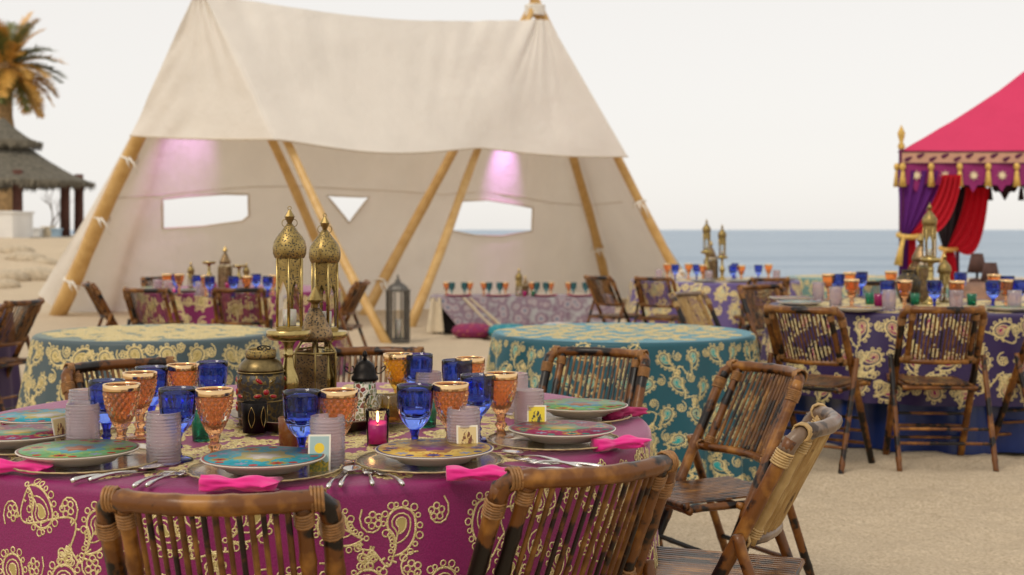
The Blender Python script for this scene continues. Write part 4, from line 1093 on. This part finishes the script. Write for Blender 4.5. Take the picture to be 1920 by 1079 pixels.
for kind, x, y, rz, lab in (('spoon', 262, 887, .9, 'silver spoon right of the left green plate'), ('knife', 215, 894, .75, 'silver knife beside the left spoon'),
                            ('fork', 306, 894, 1.35, 'left one of the two silver forks beside the turquoise plate'), ('fork', 334, 893, 1.30, 'right one of the two silver forks beside the turquoise plate'),
                            ('spoon', 655, 892, 1.55, 'silver spoon right of the turquoise plate'), ('fork', 690, 890, 1.75, 'left one of the two forks left of the yellow plate'),
                            ('fork', 718, 892, 2.0, 'right one of the two forks left of the yellow plate'), ('knife', 633, 900, 1.5, 'silver knife right of the turquoise plate'),
                            ('spoon', 978, 858, 2.35, 'silver spoon right of the yellow plate'), ('fork', 1003, 868, 2.5, 'upper silver fork right of the yellow plate'),
                            ('knife', 1006, 882, 2.6, 'silver knife right of the yellow plate'), ('fork', 1032, 873, 2.75, 'lower silver fork right of the yellow plate')):
    p = fgat(x, y, ZT+.004); CU[kind].at((p[0], p[1], ZT+.0032), rz, lab, 'cutlery on the foreground table')
# small printed cards leaning on the tumblers
def card(x, Y, wpx, mat, rz, lab):
    X = px(x, Y); t = thing('picture_card', lab, 'card', (X, Y, zt), rz, 'picture cards leaning on tumblers'); w_ = .050; h_ = .086; ln = .22
    def slab(x0, x1, z0, z1, y0, y1):
        mb = MB(); mb.box(x0, y0, z0, x1, y1, z1); mb.v = [(a_, b_+c_*math.sin(ln), c_*math.cos(ln)) for a_, b_, c_ in mb.v]; return mb
    slab(-w_/2, w_/2, 0, h_, 0, .0012).build('card', 'paper', t, False)
    o = slab(-w_/2+.004, w_/2-.004, .004, h_-.004, -.0006, .0004).build('picture', mat, t, False)
card(598, 2.905, 38, 'card_sun', .06, 'picture card with a yellow disc leaning on a lilac tumbler')
card(877, 3.045, 45, 'card_sand', .12, 'sand coloured picture card leaning on a tumbler behind the yellow plate')
card(1006, 3.395, 36, 'card_yellow', -.05, 'bright yellow picture card leaning on the right hand tumbler')
card(121, 3.19, 30, 'card_sand', 1.2, 'picture card seen edge on beside the leftmost tumbler')

# ------------------------------------------------------------------ tray and lanterns of the foreground table
TR = fgat(588, 806); TR = (TR[0], 3.66, zt)
t = thing('metal_tray', 'round dull brass tray with raised rim under the lanterns', 'tray', TR)
MB().lathe([(.0, .004), (.17, .004), (.19, .0), (.20, .004), (.232, .028), (.248, .034), (.250, .0365), (.246, .037), (.228, .033), (.195, .010), (.185, .0075), (.0, .0075)], 72, lambda r, z, a_, i: r*(1+.006*math.cos(a_*24)) if r > .22 else r).build('dish', 'tray_metal', t)
zt2 = zt+.0078
def hexring(r, z, n=6, ph=PI/6): return [(r*math.cos(TAU*i/n+ph), r*math.sin(TAU*i/n+ph), z) for i in range(n)]
def hexband(mb, r0, z0, r1, z1, n=6, cap=False):
    a_, b_ = hexring(r0, z0, n), hexring(r1, z1, n); mb.add(a_+b_, [(i, (i+1) % n, n+(i+1) % n, n+i) for i in range(n)]+([tuple(range(n-1, -1, -1)), tuple(range(n, 2*n))] if cap else [])); return mb
def tall_lantern(hi=True):
    t = thing('tall_lantern', 'lantern', 'lantern'); R = .038
    hexband(hexband(MB(), R*1.06, 0, R*1.06, .008, cap=True), R, .0085, R*.97, .012, cap=True).build('base', 'brass', t, False)
    pn = MB(); W = R*.94
    for i in range(6):
        a_ = TAU*i/6+PI/6; MB().tube([(R*math.cos(a_), R*math.sin(a_), .010), (R*math.cos(a_), R*math.sin(a_), .200)], .0030, 6).build('corner_post', 'polished_brass', t)
        a0, a1 = Vector((R*math.cos(a_), R*math.sin(a_), 0)), Vector((R*math.cos(a_+TAU/6), R*math.sin(a_+TAU/6), 0))
        if hi:
            P = lambda u, z, o_=0: tuple(a0.lerp(a1, u)*(1-o_)+Vector((0, 0, z)))
            pane = MB().add([P(.04, .012, .05), P(.96, .012, .05), P(.96, .150, .05), P(.04, .150, .05)], [(0, 1, 2, 3)]).build('pane', 'clear_glass', t, False)
            n_ = 20; vs = []                            # pierced panel with a pointed arch opening
            for k_ in range(n_+1):
                u = k_/n_; arch = .100+.036*(1-(abs(2*u-1)/.8)**1.3) if .11 < u < .89 else .012
                vs += [P(.03+.94*u, arch), P(.03+.94*u, .198)]
            MB().add(vs, [(2*k_, 2*k_+2, 2*k_+3, 2*k_+1) for k_ in range(n_)]).build('pierced_panel', 'filigree_brass', t, False)
    if not hi: hexband(MB(), R*.99, .13, R*.99, .198).build('pierced_panel', 'brass', t, False)
    c = MB().lathe([(.0, .013), (.017, .013), (.0175, .055), (.015, .057), (.0, .056)], 20).build('candle', 'wax', t)
    rr = lambda r, z, a_, i: r*(1+.025*abs(math.cos(3*a_)))
    d = MB().lathe([(R*1.02, .1985), (R*1.08, .202), (R*1.17, .212), (R*1.20, .226), (R*1.12, .244), (R*.92, .258), (R*.62, .272), (R*.36, .286), (R*.22, .294), (.0, .295)], 30, rr).build('dome', 'filigree_brass', t)
    f = MB().lathe([(.0, .2935), (.006, .2945), (.0135, .312), (.0145, .314), (.012, .318), (.004, .332), (.0, .334)], 8).build('finial', 'brass', t, False)
    MB().tube([(.005*math.cos(a_), 0, .337+.005*math.sin(a_)) for a_ in [TAU*i/12 for i in range(12)]], .0012, 5, closed=True).build('top_ring', 'brass', f)
    for s_ in (-1, 1): MB().tube([(s_*.013+.008*math.cos(a_), 0, .296+.010*math.sin(a_)) for a_ in [TAU*i/14 for i in range(14)]], .0012, 5, closed=True).build('side_ring', 'brass', d)
    return Proto(t)
def candlestick(h, name='candlestick'):
    t = thing(name, 'candlestick', 'candlestick'); k_ = h/.26
    pf = [(.0, 0), (.058, 0), (.060, .006), (.050, .014), (.030, .026), (.018, .040), (.016, .050), (.022, .056), (.016, .062), (.018, .075), (.030, .098), (.032, .110), (.026, .128), (.016, .150), (.0125, .175), (.0125, .180), (.0165, .183), (.0125, .187), (.013, .205), (.018, .216), (.026, .222), (.0, .223)]
    MB().lathe([(r, z*k_) for r, z in pf], 32).build('stem', 'polished_brass', t)
    MB().lathe([(.0, .2225*k_), (.050, .2235*k_), (.058, .2300*k_), (.061, .2330*k_), (.061, .2480*k_), (.058, .2500*k_), (.0, .2485*k_)], 36).build('drip_plate', 'polished_brass', t)
    return Proto(t), .2487*k_
TL = tall_lantern(True); CS, hcs = candlestick(.268)
Yc = 3.62; X = px(541, Yc); CS.at((X, Yc, zt2), 0, 'brass candlestick with wide top carrying the taller lantern', 'brass candlesticks on the tray')
TL.at((px(543, Yc), Yc, zt2+hcs+.0008), .1, 'tallest brass lantern with pierced onion dome on the front candlestick', 'tall brass lanterns')
CS2, h2 = candlestick(.250); Yd = 3.80
CS2.at((px(612, Yd), Yd, zt2), 0, 'brass candlestick hidden behind the six sided lantern', 'brass candlesticks on the tray')
TL.at((px(609, Yd), Yd, zt2+h2+.0008), .4, 'second tall brass lantern, behind and right of the tallest one', 'tall brass lanterns')
def hex_lantern(hi=True, s=1.0):
    t = thing('six_sided_lantern', 'lantern', 'lantern'); R = .060
    for i in range(6):
        a_ = TAU*i/6+PI/6; c, s_ = math.cos(a_), math.sin(a_)
        MB().tube([(R*c, R*s_, .006), (R*c, R*s_, .168), (R*.66*c, R*.66*s_, .196)], .0028, 6).build('corner_post', 'brass', t)
        a0, a1 = Vector((R*c, R*s_, 0)), Vector((R*math.cos(a_+TAU/6), R*math.sin(a_+TAU/6), 0))
        P = lambda u, z, k_=1.0: tuple((a0.lerp(a1, u))*k_+Vector((0, 0, z)))
        lo, hi_ = (.06, .94) if i % 2 else (.06, .60)
        MB().add([P(lo, .012, .985), P(hi_, .012, .985), P(hi_, .163, .985), P(lo, .163, .985)], [(0, 1, 2, 3)]).build('pierced_panel', 'filigree_dark', t, False)
        if hi_ < .9: MB().add([P(.62, .012, .98), P(.95, .012, .98), P(.95, .163, .98), P(.62, .163, .98)], [(0, 1, 2, 3)]).build('pane', 'clear_glass', t, False)
        MB().add([P(.04, .170, .99), P(.96, .170, .99), P(.96, .195, .67), P(.04, .195, .67)], [(0, 1, 2, 3)]).build('shoulder_pane', 'clear_glass', t, False)
    hexband(MB(), R*1.05, 0, R*1.05, .010, cap=True).build('base', 'brass', t, False)
    mb = MB(); mb.tube(hexring(R, .168), .003, 6, closed=True); mb.build('upper_frame', 'brass', t)
    MB().lathe([(.0, .0105), (.022, .0105), (.0225, .075), (.02, .077), (.0, .076)], 20).build('candle', 'wax', t)
    MB().lathe([(.038, .1955), (.044, .203), (.045, .212), (.040, .226), (.031, .245), (.022, .266), (.013, .282), (.0, .283)], 24, lambda r, z, a_, i: r*(1+.03*abs(math.cos(3*a_)))).build('dome', 'filigree_dark', t)
    f = MB().lathe([(.0, .282), (.008, .283), (.009, .292), (.021, .301), (.0215, .304), (.015, .315), (.004, .336), (.0, .340)], 8).build('finial', 'brass', t, False)
    return Proto(t)
HL = hex_lantern(); Ye = 3.74
HL.at((px(591, Ye), Ye, zt2), .15, 'dark brass six sided lantern with pierced sides behind the candlestick', 'six sided lanterns', 1.10)
Yf = 3.56; t = thing('barrel_lantern', 'dark pierced barrel shaped lantern set with red jewels', 'lantern', (px(489, Yf), Yf, zt2))
MB().lathe([(.0, 0), (.052, 0), (.057, .004), (.060, .02), (.0635, .06), (.0635, .12), (.061, .150), (.0, .150)], 40).build('body', 'barrel_metal', t)
MB().lathe([(.0605, .1495), (.061, .156), (.056, .170), (.044, .182), (.0385, .186), (.0, .187)], 40).build('shoulder', 'aged_brass', t)
MB().lathe([(.0400, .1865), (.041, .190), (.041, .206), (.0395, .209), (.036, .209), (.036, .188)], 36, closed=True).build('collar', 'filigree_brass', t)
for z in (.004, .072, .149): MB().tube([(.0635*math.cos(a_), .0635*math.sin(a_), z) for a_ in [TAU*i/40 for i in range(40)]], .0018, 5, closed=True).build('hoop', 'brass', t)
MB().tube([(.012+.018*math.cos(a_), -.02, .214+.006*math.sin(a_)) for a_ in [TAU*i/16 for i in range(16)]], .0018, 6, closed=True).build('handle_loop', 'black_iron', t)
for sx_ in (-1, 1): MB().tube([(.010+sx_*.007+.0055*math.cos(a_), -.030, .212+.0055*math.sin(a_)) for a_ in [TAU*i/12 for i in range(12)]], .0014, 5, closed=True).build('handle_curl', 'black_iron', t)
def jewel(a_, z, w_, h_, rot, mat='red_jewel'):
    mb = MB(); r0 = .0628; vs = []; n = 14
    for k_, (rr_, dp) in enumerate(((1, 0), (.78, .003), (.35, .0048))):
        for i in range(n):
            b_ = TAU*i/n; u, v = w_*rr_*math.cos(b_), h_*rr_*math.sin(b_); u, v = u*math.cos(rot)-v*math.sin(rot), u*math.sin(rot)+v*math.cos(rot)
            vs.append(((r0+dp)*math.cos(a_+u/r0), (r0+dp)*math.sin(a_+u/r0), z+v))
    fs = [(k_*n+i, k_*n+(i+1) % n, (k_+1)*n+(i+1) % n, (k_+1)*n+i) for k_ in range(2) for i in range(n)]+[tuple(2*n+i for i in range(n))]
    o = mb.add(vs, fs).build('jewel', mat, t); MB().tube([Vector(p)*1.0 for p in vs[:n]], .0013, 5, closed=True).build('setting', 'brass', o)
for base_ in (-1.15, -2.75, .5, 2.1):
    jewel(base_, .098, .0085, .0085, 0)
    for da, dz, rot in ((-.30, .030, .9), (.28, .030, -.9), (-.36, -.010, -1.4), (.33, -.012, 1.4)): jewel(base_+da, .098+dz, .0055, .0115, rot, 'red_jewel' if dz < 0 or da < 0 else 'yellow_glass')
    jewel(base_, .066, .004, .005, 0); jewel(base_, .052, .0035, .009, 0)
Yg = 3.45; t = thing('dark_votive', 'black glass votive with red and gold scroll before the barrel lantern', 'candle', (px(477, Yg), Yg, zt2), 0, 'votive candles on the foreground table')
MB().lathe([(.0, 0), (.030, 0), (.034, .078), (.033, .079), (.028, .006), (.0, .006)], 30).build('cup', 'black_iron', t)
MB().lathe([(.0, .0065), (.027, .0065), (.029, .05), (.0, .049)], 20).build('wax', 'wax', t)
mb = MB()
for a0 in (-1.6, -.6, .4, 1.6, 2.8):
    for s_ in (-1, 1): mb.tube([((.0335+.0006*z_)*math.cos(a0+s_*.25*math.sin(z_*PI)), (.0335)*math.sin(a0+s_*.25*math.sin(z_*PI)), .07-.055*z_) for z_ in [i/12 for i in range(13)]], .0011, 4)
mb.build('scroll', 'polished_brass', t)
Yh = 3.66; t = thing('mosaic_lantern', 'mosaic glass lantern with black domed lid and scroll handles', 'lantern', (px(684, Yh), Yh, zt2))
MB().lathe([(.0, 0), (.040, 0), (.042, .006), (.038, .045), (.032, .090), (.030, .112), (.0, .112)], 36).build('body', 'mosaic', t)
d = MB().lathe([(.036, .1125), (.038, .116), (.037, .124), (.032, .128), (.031, .140), (.026, .156), (.015, .166), (.007, .170), (.0, .171)], 30).build('lid', 'black_iron', t)
MB().lathe([(.0, .170), (.007, .171), (.004, .176), (.0075, .182), (.0055, .192), (.0, .197)], 12).build('knob', 'black_iron', d)
for s_ in (-1, 1):
    MB().tube([(s_*(.032+.0017*a_*(1.5+.6*math.cos(a_))+.006*math.cos(a_+1)), 0, .142+.010*math.sin(a_+1)) for a_ in [i*.35 for i in range(24)]], .0018, 6).build('scroll_handle', 'black_iron', d)

# ------------------------------------------------------------------ settings of the other tables
zq = ZPU+.0025
top_row([(1572, 514), (1615, 510), (1664, 526), (1752, 526), (1801, 511), (1862, 526), (1889, 518), (1909, 525)], BGl, .17, zq, 'blue goblets on the purple table', 'cobalt blue goblet, {} from the left on the purple table')
top_row([(1554, 514), (1593, 511), (1597, 524), (1671, 509), (1696, 526), (1794, 527), (1864, 515), (1887, 525)], AGl, .17, zq, 'amber goblets on the purple table', 'amber goblet with gold rim, {} from the left on the purple table')
top_row([(1534, 529), (1567, 538), (1667, 544), (1793, 544), (1902, 545)], TUl, .12, zq, 'tumblers on the purple table', 'pale lilac tumbler, {} from the left on the purple table')
out = [GV.at((px(x, Y), Y, zq), 0, 'x', 'green votives on the purple table') for x, Y in ((1631, 8.1), (1716, 8.05), (1822, 8.0))]
by_row(out, 'green glass votive, {} from the left on the purple table')
votive('pink_glass', h=.08).at((px(1648, 7.75), 7.75, zq), 0, 'magenta glass votive beside a lilac tumbler on the purple table')
def far_plate(mat, label, X, Y, z, grp):
    t = thing('dinner_plate', label, 'plate', (X, Y, z), 0, grp)
    MB().lathe([(.0, 0), (.09, 0), (.145, .022), (.143, .0245), (.088, .006), (.0, .006)], 32).build('body', 'cream_china', t)
    MB().lathe([(.140, .0246), (.088, .0066), (.0, .0066)], 32).build('painted_face', mat, t)
for mat, x, Y, lab in (('china_yellow', 1610, 7.40, 'cream plate at the front of the purple table, left of centre'), ('china_green', 1893, 7.42, 'yellow plate on the purple table at right edge'),
                       ('china_blue', 1500, 8.0, 'pale plate at the left end of the purple table, nearer one'), ('china_magenta', 1484, 8.5, 'pale plate at the left end of the purple table, farther one')):
    far_plate(mat, lab, px(x, Y), Y, zq, 'plates on the purple table')
Yk = 8.1; CS3, h3 = candlestick(.30); CS3.at((px(1745, Yk), Yk, zq), 0, 'tall brass candlestick in the middle of the purple table')
TL.at((px(1743, Yk), Yk, zq+h3+.0008), .2, 'brass lantern with pointed lid on the candlestick of the purple table', 'tall brass lanterns')
HL.at((px(1727, 8.45), 8.45, zq), .5, 'six sided brass lantern behind the candlestick on the purple table', 'six sided lanterns', 1.3)
TL.at((px(1771, 8.35), 8.35, zq), .7, 'small brass lantern standing low right of the candlestick on purple table', 'tall brass lanterns', .92)
t = thing('brass_urn', 'squat dark brass urn with handle on the purple table', 'urn', (px(1703, 8.3), 8.3, zq))
MB().lathe([(.0, 0), (.045, 0), (.05, .01), (.06, .04), (.075, .09), (.078, .13), (.062, .165), (.042, .18), (.040, .20), (.047, .206), (.043, .207), (.037, .18), (.0, .178)], 30).build('body', 'barrel_metal', t)
MB().tube([(.045, 0, .195), (.07, 0, .215), (.09, 0, .19), (.085, 0, .15), (.074, 0, .13)], .004, 6).build('handle', 'brass', t)
# violet table by the sea
top_row([(1266, 496), (1306, 496), (1374, 498), (1422, 497), (1378, 494)], BGl, .17, zt, 'blue goblets on the violet table', 'cobalt blue goblet, {} from the left on the violet table by the sea')
top_row([(1251, 495), (1291, 495), (1318, 497), (1390, 498), (1441, 496)], AGl, .17, zt, 'amber goblets on the violet table', 'amber goblet, {} from the left on the violet table by the sea')
top_row([(1236, 505), (1329, 508), (1456, 507)], TUl, .12, zt, 'tumblers on the violet table', 'pale lilac tumbler, {} from the left on the violet table by the sea')
for x, lab, hh in ((1325, 'left one of two brass lanterns standing before the sea', .33), (1354, 'right one of two brass lanterns standing before the sea', .27)):
    cs, h_ = candlestick(hh); Y = 14.0; cs.at((px(x, Y), Y, zt), 0, 'brass candlestick under the '+('left' if x < 1340 else 'right')+' lantern before the sea', 'candlesticks on the violet table')
    TL.at((px(x, Y), Y, zt+h_+.0008), .3, lab, 'tall brass lanterns')
HL.at((px(1333, 14.25), 14.25, zt), .2, 'dark lantern between the two brass lanterns before the sea', 'six sided lanterns', 1.25)
for x, Y, lab in ((1320, 13.5, 'plate at the front of the violet table, left of centre'), (1385, 13.5, 'plate at the front of the violet table, right of centre'), (1470, 14.0, 'plate at the right end of the violet table')):
    far_plate('china_blue', lab, px(x, Y), Y, zt, 'plates on the violet table')
# magenta table in the tent
top_row([(331, 513), (370, 516), (393, 518), (438, 518), (480, 514), (502, 518)], BGl, .17, zt, 'blue goblets on the tent table', 'cobalt blue goblet, {} from the left on the magenta table in tent')
top_row([(313, 514), (336, 514), (386, 517), (463, 518), (512, 516)], AGl, .17, zt, 'amber goblets on the tent table', 'amber goblet, {} from the left on the magenta table in tent')
top_row([(296, 524), (315, 526), (375, 528), (448, 525)], TUl, .12, zt, 'tumblers on the tent table', 'pale lilac tumbler, {} from the left on the magenta table in tent')
Y = 12.1
HL.at((px(422, Y), Y, zt), .3, 'six sided lantern in the middle of the tent table', 'six sided lanterns', 1.15)
TL.at((px(358, Y), Y, zt), .3, 'small brass lantern on the left of the tent table', 'tall brass lanterns', .72)
TL.at((px(462, Y), Y, zt), .3, 'small brass lantern on the right of the tent table', 'tall brass lanterns', .70)
for x, hh, lab in ((392, .26, 'empty brass candlestick left of the tent table lantern'), (448, .225, 'empty brass candlestick right of the tent table lantern')):
    cs, h_ = candlestick(hh); cs.at((px(x, Y), Y, zt), 0, lab, 'candlesticks on the tent table')
RV = votive('pink_glass', h=.07, lit=True)
for x, lab in ((400, 'red glass votive left of the tent table lantern'), (428, 'lit red glass votive in front of the tent table lantern')): RV.at((px(x, 11.7), 11.7, zt), 0, lab, 'red votives on the tent table')
for x, Y, lab in ((352, 11.35, 'plate with pink napkin at the left front of the tent table'), (446, 11.3, 'plate with pink napkin at the middle front of the tent table'), (512, 11.5, 'plate at the right front of the tent table'), (290, 11.8, 'plate at the left end of the tent table')):
    far_plate('china_green', lab, px(x, Y), Y, zt, 'plates on the tent table')
for x, Y, lab in ((315, 11.22, 'pink napkin at the left front of the tent table'), (430, 11.17, 'pink napkin at the middle front of the tent table')):
    napkin((px(x, Y), Y, zt), .05, lab, 'napkin', .15, .03, 8)

# ------------------------------------------------------------------ low table with cushions, floor lantern
Yl = 16.4; x0, x1 = px(806, Yl), px(1150, Yl); zl = .45
t = thing('low_table', 'long low table under a mauve patterned cloth in the tent', 'table', ((x0+x1)/2, Yl, 0)); hw = (x1-x0)/2
MB().box(-hw, 0, zl-.05, hw, .85, zl-.006).build('tabletop', 'table_wood', t, False)
for sx_ in (-1, 1):
    for y in (.06, .79): MB().box(sx_*(hw-.06)-.03, y-.03, -.01, sx_*(hw-.06)+.03, y+.03, zl-.052).build('leg', 'table_wood', t, False)
MB().box(-hw+.10, .10, 0, -hw+.36, .75, zl-.06).build('shadow_box', 'black_cloth', t, False)  # added black box stands in for the shade inside the open end
c_ = thing('low_tablecloth', 'mauve and blue printed cloth on the low table in the tent', 'tablecloth', ((x0+x1)/2, Yl, 0))
MB().grid(70, 8, lambda u, v: (-hw+.40+(2*hw-.38)*u-.35*(1-v)*(1-u)**6, -.025-.05*v-.02*v*math.sin(u*50), zl-.42*v)).build('front_drop', 'mauve_print', c_)
MB().grid(30, 6, lambda u, v: (-hw-.01+(2*hw+.02)*u, -.025+.89*v, zl+.001)).build('top', 'mauve_print', c_)
for xx, lean in ((-hw+.02, -.06), (-hw+.40, .40)):
    MB().grid(10, 10, lambda u, v: (xx+.12*u+lean*v+(.10*v*u), -.035-.03*v-.02*math.sin(u*9), zl-.43*v)).build('side_flap', 'beige_cloth', c_)
zL = zl+.003
out = [AGl.at((px(x, 16.75), 16.75, zL), 0, 'x', 'amber goblets on the low table') for x in (837, 881, 907, 948, 997, 1033, 1066)]
by_row(out, 'amber goblet, {} from the left on the low tent table')
out = [TGl.at((px(x, 16.75), 16.75, zL), 0, 'x', 'teal goblets on the low table') for x in (847, 871, 917, 937, 1006, 1024, 1075, 1098)]
by_row(out, 'dark teal goblet, {} from the left on the low tent table')
for x, lab in ((860, 'red charger at the left end of the low table'), (935, 'red charger left of the lantern on the low table'), (1022, 'red charger right of the lantern on the low table'), (1088, 'red charger at the right end of the low table')):
    q_ = thing('charger_plate', lab, 'plate', (px(x, 16.6), 16.6, zL), 0, 'red chargers on the low table')
    MB().lathe([(.0, 0), (.10, 0), (.165, .018), (.163, .022), (.10, .006), (.0, .006)], 28).build('disc', 'wine_napkin', q_)
    MB().lathe([(.0, .0065), (.08, .0065), (.125, .03), (.12, .032), (.08, .011), (.0, .011)], 24).build('plate', 'cream_china', q_)
TL.at((px(973, 16.7), 16.7, zL), .2, 'brass lantern in the middle of the low tent table', 'tall brass lanterns', 1.05)
HL.at((px(985, 16.9), 16.9, zL), .2, 'small dark lantern beside the brass one on the low table', 'six sided lanterns', .75)
RV.at((px(984, 16.55), 16.55, zL), 0, 'lit orange red votive by the lantern on the low table'); GV.at((px(1000, 16.55), 16.55, zL), 0, 'green votive right of the lantern on the low table')
for x, Y, r, mat, lab in ((886, 16.0, .40, 'wine_print', 'round wine red patterned floor cushion by the low table'), (953, 15.9, .40, 'teal_print', 'round teal patterned floor cushion by the low table'), (1048, 16.1, .40, 'white_print', 'round white patterned floor cushion by the low table')):
    q_ = thing('floor_cushion', lab, 'cushion', (px(x, Y-.2), Y-.2, 0), 0, 'floor cushions by the low table'); r *= .62
    MB().lathe([(.0, 0), (r*.75, .0), (r*.95, .03), (r, .075), (r*.94, .12), (r*.7, .155), (r*.3, .165), (.03, .15), (.0, .148)], 40, lambda rr, z, a_, i: rr*(1+.015*math.cos(a_*16))).build('body', mat, q_)
    MB().lathe([(.0, .147), (.022, .149), (.02, .16), (.0, .163)], 12).build('button', mat, q_)
    MB().tube([(r*1.0*math.cos(a_), r*1.0*math.sin(a_), .075) for a_ in [TAU*i/40 for i in range(40)]], .008, 6, closed=True).build('piping', mat, q_)
X, Y, _ = gp(746, 640)
t = thing('floor_lantern', 'tall grey metal floor lantern with a cream candle on the sand', 'lantern', (X, Y, 0), .35); w_ = .103
MB().box(-w_-.012, -w_-.012, -.01, w_+.012, w_+.012, .035).build('base', 'grey_metal', t, False)
for sx_ in (-1, 1):
    for sy_ in (-1, 1): MB().box(sx_*w_-.012, sy_*w_-.012, .0352, sx_*w_+.012, sy_*w_+.012, .58).build('corner_post', 'grey_metal', t, False)
for i in range(4):
    a_ = i*PI/2; c, s_ = math.cos(a_), math.sin(a_); nm = Vector((c, s_, 0)); tg = Vector((-s_, c, 0))
    pn = [nm*w_*.97+tg*u*w_*.86+Vector((0, 0, z)) for u, z in ((-1, .036), (1, .036), (1, .58), (-1, .58))]
    if i in (0, 2): MB().add(pn, [(0, 1, 2, 3)]).build('pierced_panel', 'grey_metal', t, False)
    else:
        MB().add(pn, [(0, 1, 2, 3)]).build('pane', 'clear_glass', t, False)
        for u in (-.72, .72): MB().box(*(-.008, -.004, .04), *(.008, .004, .575)).build('grille_bar', 'grey_metal', t, False, loc=nm*w_*1.0+tg*u*w_*.86)
MB().lathe([(.0, .0355), (.042, .0355), (.042, .25), (.038, .256), (.0, .254)], 20).build('candle', 'wax', t)
MB().box(-w_-.016, -w_-.016, .5802, w_+.016, w_+.016, .605).build('cap', 'grey_metal', t, False)
MB().lathe([(w_*1.25, .6052), (w_*1.1, .635), (w_*.6, .672), (w_*.34, .69), (w_*.3, .715), (.012, .73), (.016, .75), (.008, .765), (.0, .79)], 8).build('roof', 'grey_metal', t, False)
